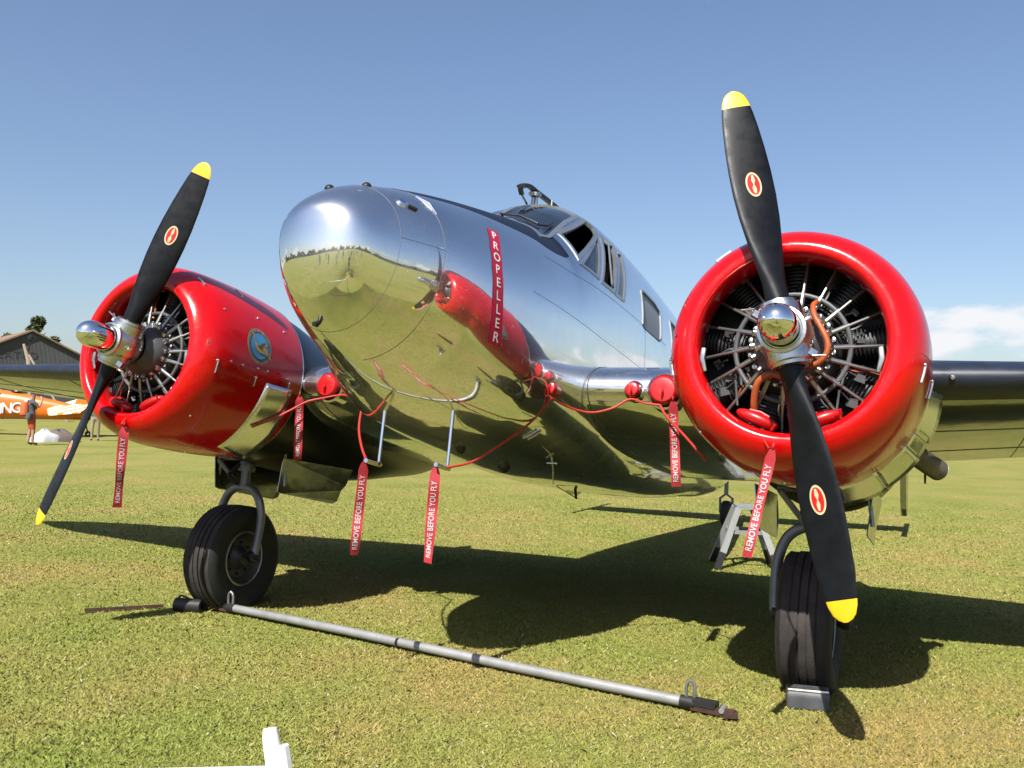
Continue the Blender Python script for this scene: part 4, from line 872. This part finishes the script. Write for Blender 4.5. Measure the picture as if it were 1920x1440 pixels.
# chocks
ck = empty('wheel_chock', (-2.21, -.25, 0), .25); tag(ck, 'black rubber wheel chock in front of the left main wheel', 'chock')
mb = MB(); mb.lathe([(-.105, .038), (-.10, .05), (.10, .05), (.105, .038), (.105, .025), (.09, .023)], o=(0, 0, .046), ax=(1, 0, 0), n=24); mb.build('body', 'dark_metal', ck)
mb = MB(); mb.tube(spl([(-.09, 0, .09), (-.065, .0, .112), (-.03, 0, .105), (0, 0, .094)], 12), .007, 8); mb.build('handle', 'dark_metal', ck)
mb = MB(); mb.box((0, 0, .02), (.52, .022, .02)); o = mb.build('ground_stake', 'rust', smooth=False, loc=(-2.62, -.45, 0)); o.rotation_euler = (0, .0, .83); tag(o, 'rusty flat iron bar lying on the grass left of the left chock', 'iron bar')
ck = empty('wheel_chock', (2.045, -.30, 0), .18); tag(ck, 'dark metal wheel chock in front of the right main wheel', 'chock')
mb = MB(); pr = [(-.10, 0), (-.10, .075), (-.085, .10), (.02, .10), (.09, .03), (.10, 0)]; n = len(pr)
mb.add([(x, y, z) for x in (-.105, .105) for y, z in pr], [tuple(range(n)), tuple(range(2*n-1, n-1, -1))]+[(i, (i+1) % n, n+(i+1) % n, n+i) for i in range(n)]); o = mb.build('body', 'engine_grey', ck, smooth=False); bv = o.modifiers.new('b', 'BEVEL'); bv.width = .012; bv.segments = 3
mb = MB(); mb.tube([(-.10, -.086, .098), (.10, -.086, .098)], .010, 8); mb.build('edge_rod', 'satin_metal', ck)
# trestle stand
sd_ = empty('trestle_stand', (.92, 4.1, 0), .32); tag(sd_, 'small pale grey metal trestle stand in the shade behind the right wheel', 'stand')
mb = MB(); mb.box((0, 0, .60), (.20, .26, .035)); o = mb.build('top_plate', 'stand_grey', sd_, smooth=False)
for sx in (-1, 1):
    for sy in (-1, 1):
        a_, b_ = vec((.085*sx, .11*sy, .59)), vec((.24*sx, .22*sy, .16)); c_ = vec((.295*sx, .26*sy, 0)); mb = MB()
        mb.tube([a_, b_], .043, 4, upv=(1, 1, 0)); mb.build('leg', 'stand_grey', sd_, smooth=False)
        mb = MB(); mb.tube([b_, c_], .042, 4, upv=(1, 1, 0)); mb.build('shaded_leg_end', 'black_paint', sd_, smooth=False)  # lower legs coloured black for the shadow they stand in
for sy in (-1, 1):
    mb = MB(); mb.box((0, .165*sy, .36), (.36, .02, .035)); mb.build('brace', 'stand_grey', sd_, smooth=False)
for sx in (-1, 1):
    mb = MB(); mb.box((.165*sx, 0, .36), (.02, .32, .035)); mb.build('brace', 'stand_grey', sd_, smooth=False)
# white barrier in the foreground
bp = empty('white_barrier', (1.333, -3.74, 0)); tag(bp, 'end post and top rail of a low white barrier at the bottom edge', 'barrier')
mb = MB(); mb.tube([(.145, .01, 0), (.075, .0, .40), (.008, -.004, .72), (-.003, -.004, .768), (-.007, -.002, .786)], [.019, .019, .019, .0185, .015], 24); mb.build('post', 'white_plastic', bp)
mb = MB(); mb.tube([(.165, .02, 0), (.095, .012, .40), (.028, .008, .72), (.020, .008, .752)], .015, 4, upv=(1, 1, 0)); o = mb.build('channel', 'white_plastic', bp, smooth=False); bv = o.modifiers.new('b', 'BEVEL'); bv.width = .004; bv.segments = 2
mb = MB(); mb.tube([(-.01, .0, .682), (-.6, -.28, .655), (-1.6, -.75, .62)], .021, 16); mb.build('rail', 'white_plastic', bp)
mb = MB(); mb.tube([(-1.6, -.75, 0), (-1.6, -.75, .70)], .02, 16); mb.build('post', 'white_plastic', bp)

# ================================================================== BACKGROUND
hg = empty('hangar', (-64.4, 46.9, 0), 0); hdir = Vector((CAM.x+63, CAM.y-47.5, 0)).normalized(); hg.rotation_euler = (0, 0, math.atan2(hdir.y, hdir.x)+PI/2+.22)
tag(hg, 'dark grey corrugated hangar with faded lettering, behind the left wing', 'hangar')
HWd, HE, HP = 7.5, 3.6, 7.2
mb = MB(); mb.add([(-HWd, 0, 0), (HWd, 0, 0), (HWd, 0, HE), (0, 0, HP), (-HWd, 0, HE), (-HWd, 30, 0), (HWd, 30, 0), (HWd, 30, HE), (0, 30, HP), (-HWd, 30, HE)], [(0, 1, 2, 3, 4), (9, 8, 7, 6, 5), (0, 4, 9, 5), (1, 6, 7, 2)]); mb.build('wall', 'hangar_wall', hg, smooth=False)
for sx in (-1, 1):
    mb = MB(); e_ = .35; sl_ = (HP-HE)/HWd
    q = [(0, -.3, HP+.12), (sx*(HWd+e_), -.3, HE-sl_*e_+.12), (sx*(HWd+e_), 30.3, HE-sl_*e_+.12), (0, 30.3, HP+.12)]; mb.add(q+[(x, y, z-.14) for x, y, z in q], [(0, 1, 2, 3), (7, 6, 5, 4), (0, 4, 5, 1), (1, 5, 6, 2), (2, 6, 7, 3), (3, 7, 4, 0)]); mb.build('roof', 'hangar_roof', hg, smooth=False)
for i, chx in enumerate('LATED'):
    v2, f2 = text2d(chx, .85, .012); mb = MB(); mb.add([(-2.3+i*.62+x, -.03, 5.15+y) for x, y in v2], f2); mb.build('letter', 'hangar_letter', hg, smooth=False, fixn=False)
for x0 in (-3.5, 3.5):
    mb = MB(); mb.box((x0, -.05, 1.4), (3.0, .08, 2.8)); mb.build('door', 'seam', hg, smooth=False)
# timber mast in front of the hangar
ms = empty('timber_mast', (-58.0, 42.2, 0)); tag(ms, 'pale timber mast with diagonal struts in front of the hangar', 'mast')
ud = vec(rt)
mb = MB(); mb.tube([(0, 0, 0), vec(-ud*.45)+vec((0, 0, 4.5)), vec(-ud*.85)+vec((0, 0, 5.7))], [.2, .17, .10], 8); mb.build('post', 'wood_pale', ms)
mb = MB(); mb.tube([ud*2.6, vec(-ud*.45)+vec((0, 0, 4.9))], .09, 8); mb.build('strut', 'wood_pale', ms)
mb = MB(); mb.lathe([(0, .05), (.1, .22), (.35, .25), (.5, .1), (.52, 0)], o=vec(-ud*.3)+vec((0, 0, 5.9)), ax=(0, 0, 1), n=12); mb.tube([vec(-ud*.5)+vec((0, 0, 5.2)), vec(-ud*.3)+vec((0, 0, 6.0))], .06, 6); mb.build('lamp', 'black_paint', ms)
def tree(loc, h, rx, label, leaf, seed, n=5200, ls=.26):
    r_ = np.random.default_rng(seed); o = empty('tree', loc); tag(o, label, 'tree', 'trees at the edge of the airfield')
    mb = MB(); mb.tube([(0, 0, 0), (.1, .05, h*.3), (-.05, .1, h*.55), (.05, 0, h*.8)], [.035*h, .028*h, .018*h, .008*h], 10)
    for k in range(7):
        a_ = k*2.4; z0 = h*(.35+.06*k); mb.tube([(0, 0, z0), (math.cos(a_)*rx*.45, math.sin(a_)*rx*.45, z0+h*.13), (math.cos(a_)*rx*.75, math.sin(a_)*rx*.75, z0+h*.18)], [.012*h, .008*h, .003*h], 6)
    mb.build('trunk', 'bark', o)
    cl_ = [(r_.normal(size=3)*vec((rx*.48, rx*.48, h*.17))+vec((0, 0, h*.66)), r_.uniform(.25, .5)*rx*.62) for _ in range(22)]
    V = np.zeros((n, 4, 3), np.float32)
    for i in range(n):
        c_, s_ = cl_[r_.integers(len(cl_))]; q = r_.normal(size=3); q = q/np.linalg.norm(q)*s_*r_.uniform(.6, 1.05); x = r_.normal(size=3); x /= np.linalg.norm(x); y = np.cross(x, r_.normal(size=3)); y /= np.linalg.norm(y); z_ = ls*r_.uniform(.6, 1.4)
        c_ = c_+q; V[i] = (c_-x*z_, c_+y*z_*.5, c_+x*z_, c_-y*z_*.5)
    me = fastmesh('crown', V.reshape(-1, 3), np.arange(4*n, dtype=np.int32), np.arange(n, dtype=np.int32)*4, np.full(n, 4, np.int32), leaf); link('crown', me, o)
def far(px, py, dist):          # a spot on the airfield, dist metres from the viewer, in the direction of a bearing
    a_ = (px-960)/1732.08; d_ = Vector((fw.x, fw.y, 0)).normalized()+rt*a_; q = CAM+d_*dist; return (q.x, q.y, 0)
tree(far(60, 0, 98), 10.0, 2.5, 'round leafy tree rising behind the hangar ridge', 'leaf', 3)
tree(far(152, 0, 112), 6.6, 3.2, 'grey green bushy tree right of the hangar, behind the left spinner', 'leaf_grey', 5)
tree(far(125, 0, 125), 6.0, 3.0, 'low grey green tree just above the hangar\'s right roof slope', 'leaf_grey', 8)

# ---- people
def person(loc, rz, label, shirt, trousers, h=1.76, arms='down', legs='jeans_long', extras=(), group=None, crouch=0, hair='hair_dark', shoes='shoe_black'):
    k = h/1.76; J = {}
    J['pel'] = (0, 0, .95); J['bel'] = (0, -.01, 1.10); J['che'] = (0, 0, 1.30); J['nk'] = (0, .0, 1.47); J['hd0'] = (0, .02, 1.56); J['hd1'] = (0, .03, 1.66); J['hd2'] = (0, .015, 1.745)
    E = [('pel', 'bel'), ('bel', 'che'), ('che', 'nk'), ('nk', 'hd0'), ('hd0', 'hd1'), ('hd1', 'hd2')]; R = {'pel': (.155, .115), 'bel': (.15, .11), 'che': (.165, .115), 'nk': (.058, .06), 'hd0': (.072, .082), 'hd1': (.082, .098), 'hd2': (.05, .06)}
    for s, n_ in ((-1, 'L'), (1, 'R')):
        J['hip'+n_] = (.10*s, 0, .88); J['kn'+n_] = (.11*s, .02+.03*s, .50); J['an'+n_] = (.115*s, -.02+.05*s, .09); J['toe'+n_] = (.13*s, .14+.05*s, .035)
        E += [('pel', 'hip'+n_), ('hip'+n_, 'kn'+n_), ('kn'+n_, 'an'+n_), ('an'+n_, 'toe'+n_)]
        wide = 1.28 if legs == 'shorts' else 1.05
        R['hip'+n_] = (.098*wide, .10*wide); R['kn'+n_] = (.062*(1.1 if legs != 'shorts' else 1), .066); R['an'+n_] = (.045, .05); R['toe'+n_] = (.042, .035)
        J['sh'+n_] = (.185*s, 0, 1.40); R['sh'+n_] = (.066, .07)
        if arms == 'down' or (arms == 'one' and s < 0): J['el'+n_] = (.245*s, -.02, 1.12); J['wr'+n_] = (.25*s, .07, .88); J['ha'+n_] = (.245*s, .10, .79)
        else: J['el'+n_] = (.24*s, .17, 1.22); J['wr'+n_] = (.11*s, .27, 1.46); J['ha'+n_] = (.06*s, .24, 1.58)
        E += [('che', 'sh'+n_), ('sh'+n_, 'el'+n_), ('el'+n_, 'wr'+n_), ('wr'+n_, 'ha'+n_)]; R['el'+n_] = (.046, .046); R['wr'+n_] = (.032, .034); R['ha'+n_] = (.042, .028)
    nm = list(J); me = bpy.data.meshes.new('body'); me.from_pydata([tuple(c*k for c in J[q]) for q in nm], [(nm.index(a), nm.index(b_)) for a, b_ in E], [])
    ob = bpy.data.objects.new('body', me); C.objects.link(ob); ob.modifiers.new('skin', 'SKIN'); ss = ob.modifiers.new('sub', 'SUBSURF'); ss.levels = ss.render_levels = 2
    for i, q in enumerate(nm): me.skin_vertices[0].data[i].radius = tuple(x*k for x in R[q]); me.skin_vertices[0].data[i].use_root = (q == 'pel')
    bpy.context.view_layer.update(); me2 = bpy.data.meshes.new_from_object(ob.evaluated_get(bpy.context.evaluated_depsgraph_get())); bpy.data.objects.remove(ob)
    for q in ('skin', shirt, trousers, shoes, hair): me2.materials.append(MATS[q])
    for p_ in me2.polygons:
        x, y, z = p_.center/k; p_.use_smooth = True; mi = 0
        if z < .085: mi = 3
        elif z < .97 and abs(x) < .22: mi = 2 if (legs != 'shorts' or z > .50) else 0
        elif z < 1.475 and not (abs(x) > .205 and z < 1.25): mi = 1 if not (y > .16) else 0
        elif z > 1.70 or (z > 1.58 and y < -.01): mi = 4
        p_.material_index = mi
    root = empty('person', loc, rz); tag(root, label, 'person', group); link('body', me2, root)
    for e in extras: e(root, k)
    return root
def x_cap(m_):
    def f(root, k):
        mb = MB(); mb.lathe([(0, .105), (.05, .10), (.09, .07), (.105, 0)], o=(0, .02*k, 1.685*k), ax=(0, -.1, 1), n=18); mb.box((0, .14*k, 1.69*k), (.15, .12, .012)); mb.build('cap', m_, root)
    return f
def x_bag(m_):
    def f(root, k):
        mb = MB(); mb.lathe([(-.24, 0), (-.24, .10), (-.2, .145), (.1, .15), (.2, .11), (.24, 0)], o=(0, -.20*k, 1.17*k), ax=(0, 0, 1), n=20); mb.build('backpack', m_, root)
        mb = MB(); mb.tube(spl([(.11, -.12, 1.36), (.12, .0, 1.45), (.11, .13, 1.34), (.12, .1, 1.1)], 14), .018, 8); mb.tube(spl([(-.11, -.12, 1.36), (-.12, .0, 1.45), (-.11, .13, 1.34), (-.12, .1, 1.1)], 14), .018, 8); mb.build('strap', m_, root)
        mb = MB(); mb.lathe([(-.1, 0), (-.1, .1), (.1, .1), (.1, 0)], o=(.18, -.10, .98), ax=(0, .3, 1), n=14); mb.build('camera_bag', 'shirt_grey', root)
    return f
def x_cam(root, k):
    mb = MB(); mb.box((0, .30*k, 1.61*k), (.13, .05, .085)); mb.lathe([(0, .035), (.07, .035), (.07, 0)], o=(0, .32*k, 1.61*k), ax=(0, 1, 0), n=14); mb.build('camera_body', 'black_paint', root)
camaz = math.atan2(fw.y, fw.x)
person(far(62, 0, 31.0), camaz-PI/2-.95, 'person in grey shirt, red shorts and cap, with orange backpack, raising an arm', 'shirt_grey', 'shorts_orange', 1.84, 'one', 'shorts', (x_cap('cap_grey'), x_bag('bag_orange')), hair='cap_grey')
person(far(182, 0, 36), camaz+1.9, 'person in pale trousers by the striped tail, half hidden by the left propeller', 'shirt_grey', 'khaki', 1.70, 'down')
# ---- orange biplane parked behind
ob_ = far(20, 0, 40); bi = empty('orange_biplane', ob_, 0); bi.rotation_euler = (0, 0, math.atan2(rt.y, rt.x)+.10)
tag(bi, 'orange biplane with white lettering, nose out of the picture at the left', 'biplane')
mb = MB(); G = []
for x, h_, w_, zc in ((-6.5, .5, .5, 1.75), (-5.5, .62, .55, 1.68), (-3, .68, .58, 1.52), (-1, .66, .52, 1.38), (.5, .55, .45, 1.28), (2, .40, .32, 1.12), (3.2, .26, .18, .98), (3.9, .16, .06, .9)):
    G.append([(x, w_*math.copysign(abs(math.cos(t_))**.8, math.cos(t_)), zc+h_*math.copysign(abs(math.sin(t_))**.8, math.sin(t_))) for t_ in np.linspace(0, 2*PI, 29)])
mb.quadgrid(G); mb.f.append(tuple(range(28))); mb.m.append(0); fz = mb.build('fuselage', 'orange_paint', bi, angle=60)
for i, chx in enumerate('LING'):
    v2, f2 = text2d(chx, .62, .015); mb = MB(); mb.add([(-.36+(0, .22, .46, .84)[i]+x+y*.06, -.56+.02*i, 1.08+y+.03*i) for x, y in v2], f2); mb.build('letter', 'white_paint', bi, smooth=False, fixn=False)
mb = MB(); mb.box((-1.0, -.47, 1.78), (1.5, .03, .34), rot=(-.35, .1, 0)); mb.build('white_panel', 'white_paint', bi, smooth=False)
mb = MB(); mb.lathe([(0, .09), (.03, .08), (.04, 0)], o=(.85, -.42, 1.52), ax=(0, -1, .3), n=12); mb.build('round_cover', 'white_paint', bi)
for x in (-1.3, .35):
    mb = MB(); mb.lathe([(0, .30), (.10, .27), (.22, .16), (.26, 0)], o=(x, 0, 1.86 if x > 0 else 2.0), ax=(0, 0, 1), n=18); mb.build('headrest', 'black_paint', bi)
tp = wing([(y_, 2.2+.25*abs(y_), 1.30, 1.3-.18*abs(y_), .08, 0) for y_ in (-2.0, -1.0, 0, 1.0, 2.0)])
tp.v = [(q[1]*1.35-1.35, q[0]*.8-.2, q[2]-.05+(q[1]-2.6)*.12-q[0]*-.17) for q in tp.v]; tp.build('tailplane', ['tail_stripes'], bi, angle=60)
mb = MB(); pr = spl([(2.6, 1.1), (2.9, 1.8), (3.4, 2.2), (3.95, 2.0), (4.1, 1.3), (3.9, .9), (3.2, .95), (2.6, 1.1)], 28)[:-1]; n = len(pr); mb.add([(q[0], o_, q[1]) for o_ in (-.04, .04) for q in pr], [tuple(range(n)), tuple(range(2*n-1, n-1, -1))]+[(i, (i+1) % n, n+(i+1) % n, n+i) for i in range(n)]); mb.build('fin', 'orange_paint', bi, smooth=False)
lw_ = wing([(y_, -5.2, .98, 1.5, .1, 0) for y_ in (-4.8, -2, 0, 2, 4.8)]); lw_.v = [(q[1], q[0], q[2]) for q in lw_.v]; lw_.build('lower_wing', ['tail_stripes'], bi, angle=60)
lw_ = wing([(y_, -5.6, 2.75, 1.5, .1, 0) for y_ in (-4.9, -2, 0, 2, 4.9)]); lw_.v = [(q[1], q[0], q[2]) for q in lw_.v]; lw_.build('upper_wing', ['tail_stripes'], bi, angle=60)
for y_ in (-3.4, -.6, .6, 3.4):
    mb = MB(); mb.tube([(-4.9, y_, 1.0), (-5.2, y_, 2.75)], .03, 8); mb.build('wing_strut', 'black_paint', bi)
for y_ in (-.9, .9):
    mb = MB(); mb.lathe([(-.08, .2), (-.09, .3), (-.05, .34), (.05, .34), (.09, .3), (.08, .2)], o=(-5.0, y_, .34), ax=(0, 1, 0), n=24, close=True); mb.tube([(-5.0, y_, .34), (-4.9, y_*.5, 1.2)], .06, 8); mb.build('wheel', 'tyre', bi)
mb = MB(); mb.lathe([(-.04, .06), (-.05, .12), (.05, .12), (.04, .06)], o=(3.3, 0, .12), ax=(0, 1, 0), n=18, close=True); mb.tube([(3.3, 0, .12), (3.1, 0, .9)], .03, 8); mb.build('tail_wheel', 'tyre', bi)
# canvas covers heaped on the grass
def heap(loc, sx, sy, sz, m_, seed, label):
    r_ = np.random.default_rng(seed); mb = MB(); G = []
    for i in range(9):
        ph = PI/2*i/8; G.append([(sx*math.cos(ph)*math.cos(u)*(1+.14*math.sin(3*u+seed)), sy*math.cos(ph)*math.sin(u)*(1+.1*math.sin(4*u)), sz*math.sin(ph)**.8*(1+.22*math.sin(2*u+seed+i*.6))) for u in np.linspace(0, 2*PI, 33)])
    mb.quadgrid(G); o = mb.build('canvas_cover', m_, loc=loc); o.rotation_euler = (0, 0, math.atan2(rt.y, rt.x)); tag(o, label, 'cover')
heap(far(88, 0, 34.0), .50, .5, .40, 'canvas_white', 1, 'white canvas cover heaped on the grass beside the person in shorts')
heap(far(116, 0, 34.5), .70, .5, .40, 'canvas_brown', 2, 'brown grey canvas cover lying on the grass right of the white one')

# ---- what the polished nose mirrors: spectators, tree line and tents behind the viewer
bk = Vector((-fw.x, -fw.y, 0)).normalized()
cols = [('shirt_grey', 'jeans'), ('shirt_white', 'khaki'), ('shirt_blue', 'jeans'), ('shirt_grey', 'khaki'), ('shirt_white', 'jeans'), ('shirt_blue', 'khaki')]
spots = [(-7.5, 6), (-4.2, 5.2), (-2.2, 8.5), (1.8, 6.5), (3.6, 7.5), (6.5, 10), (-9.5, 9), (9, 8), (-13, 12), (13, 13), (1, 13), (-5.5, 12), (-3.2, 14), (5, 15), (-10.5, 5), (-12.5, 7), (-16, 10), (11, 17)]
for i, (x, dd) in enumerate(spots):
    q = CAM+rt*x+bk*dd; person((q.x, q.y, 0), camaz-PI/2+.5*math.sin(i*2.1), 'spectator in '+{'shirt_grey': 'grey', 'shirt_white': 'white', 'shirt_blue': 'blue'}[cols[i % 6][0]]+' shirt and '+{'jeans': 'dark', 'khaki': 'pale'}[cols[i % 6][1]]+' trousers, mirrored in the polished nose', cols[i % 6][0], cols[i % 6][1], 1.65+.04*(i % 5), 'one' if i % 4 == 0 else 'down', 'shorts' if i % 5 == 1 else 'long', group='spectators mirrored in the nose')
q = CAM+bk*.42; person((q.x, q.y, 0), camaz-PI/2, 'spectator photographing the airplane, nearest of those mirrored in the spinners', 'shirt_blue', 'jeans', 1.66, 'both', 'long')
r_ = np.random.default_rng(11); n = 14000; V = np.zeros((n, 4, 3), np.float32)
for i in range(n):
    az_ = r_.uniform(-1.9, 1.9); dist = 120+18*math.sin(az_*7)+r_.uniform(0, 14); hh = 5.5+2.2*math.sin(az_*23)+1.6*math.sin(az_*51+1); c_ = vec(CAM)+vec((bk.x*math.cos(az_)-bk.y*math.sin(az_), bk.x*math.sin(az_)+bk.y*math.cos(az_), 0))*dist; c_[2] = hh*r_.uniform(0, 1)
    x = r_.normal(size=3); x /= np.linalg.norm(x); y = np.cross(x, r_.normal(size=3)); y /= np.linalg.norm(y); z_ = r_.uniform(.7, 1.5); V[i] = (c_-x*z_, c_+y*z_*.6, c_+x*z_, c_-y*z_*.6)
tag(link('far_trees', fastmesh('far_trees', V.reshape(-1, 3), np.arange(4*n, dtype=np.int32), np.arange(n, dtype=np.int32)*4, np.full(n, 4, np.int32), 'leaf')), 'dark far tree line round the airfield, seen mirrored in the nose', 'trees', kind='stuff')
for i, (x, dd) in enumerate(((-24, 70), (-6, 78), (14, 72), (34, 80))):
    q = CAM+rt*x+bk*dd; mb = MB(); mb.box((0, 0, 1.15), (6, 4, 2.3)); mb.add([(-3.2, -2.2, 2.32), (3.2, -2.2, 2.32), (3.2, 2.2, 2.32), (-3.2, 2.2, 2.32), (-1.5, 0, 3.9), (1.5, 0, 3.9)], [(0, 1, 5, 4), (1, 2, 5), (2, 3, 4, 5), (3, 0, 4), (3, 2, 1, 0)]); o = mb.build('marquee', 'cloud_tent', smooth=False, loc=(q.x, q.y, 0)); tag(o, 'white marquee far across the field, mirrored as a bright dash in the nose', 'tent', 'marquees mirrored in the nose')
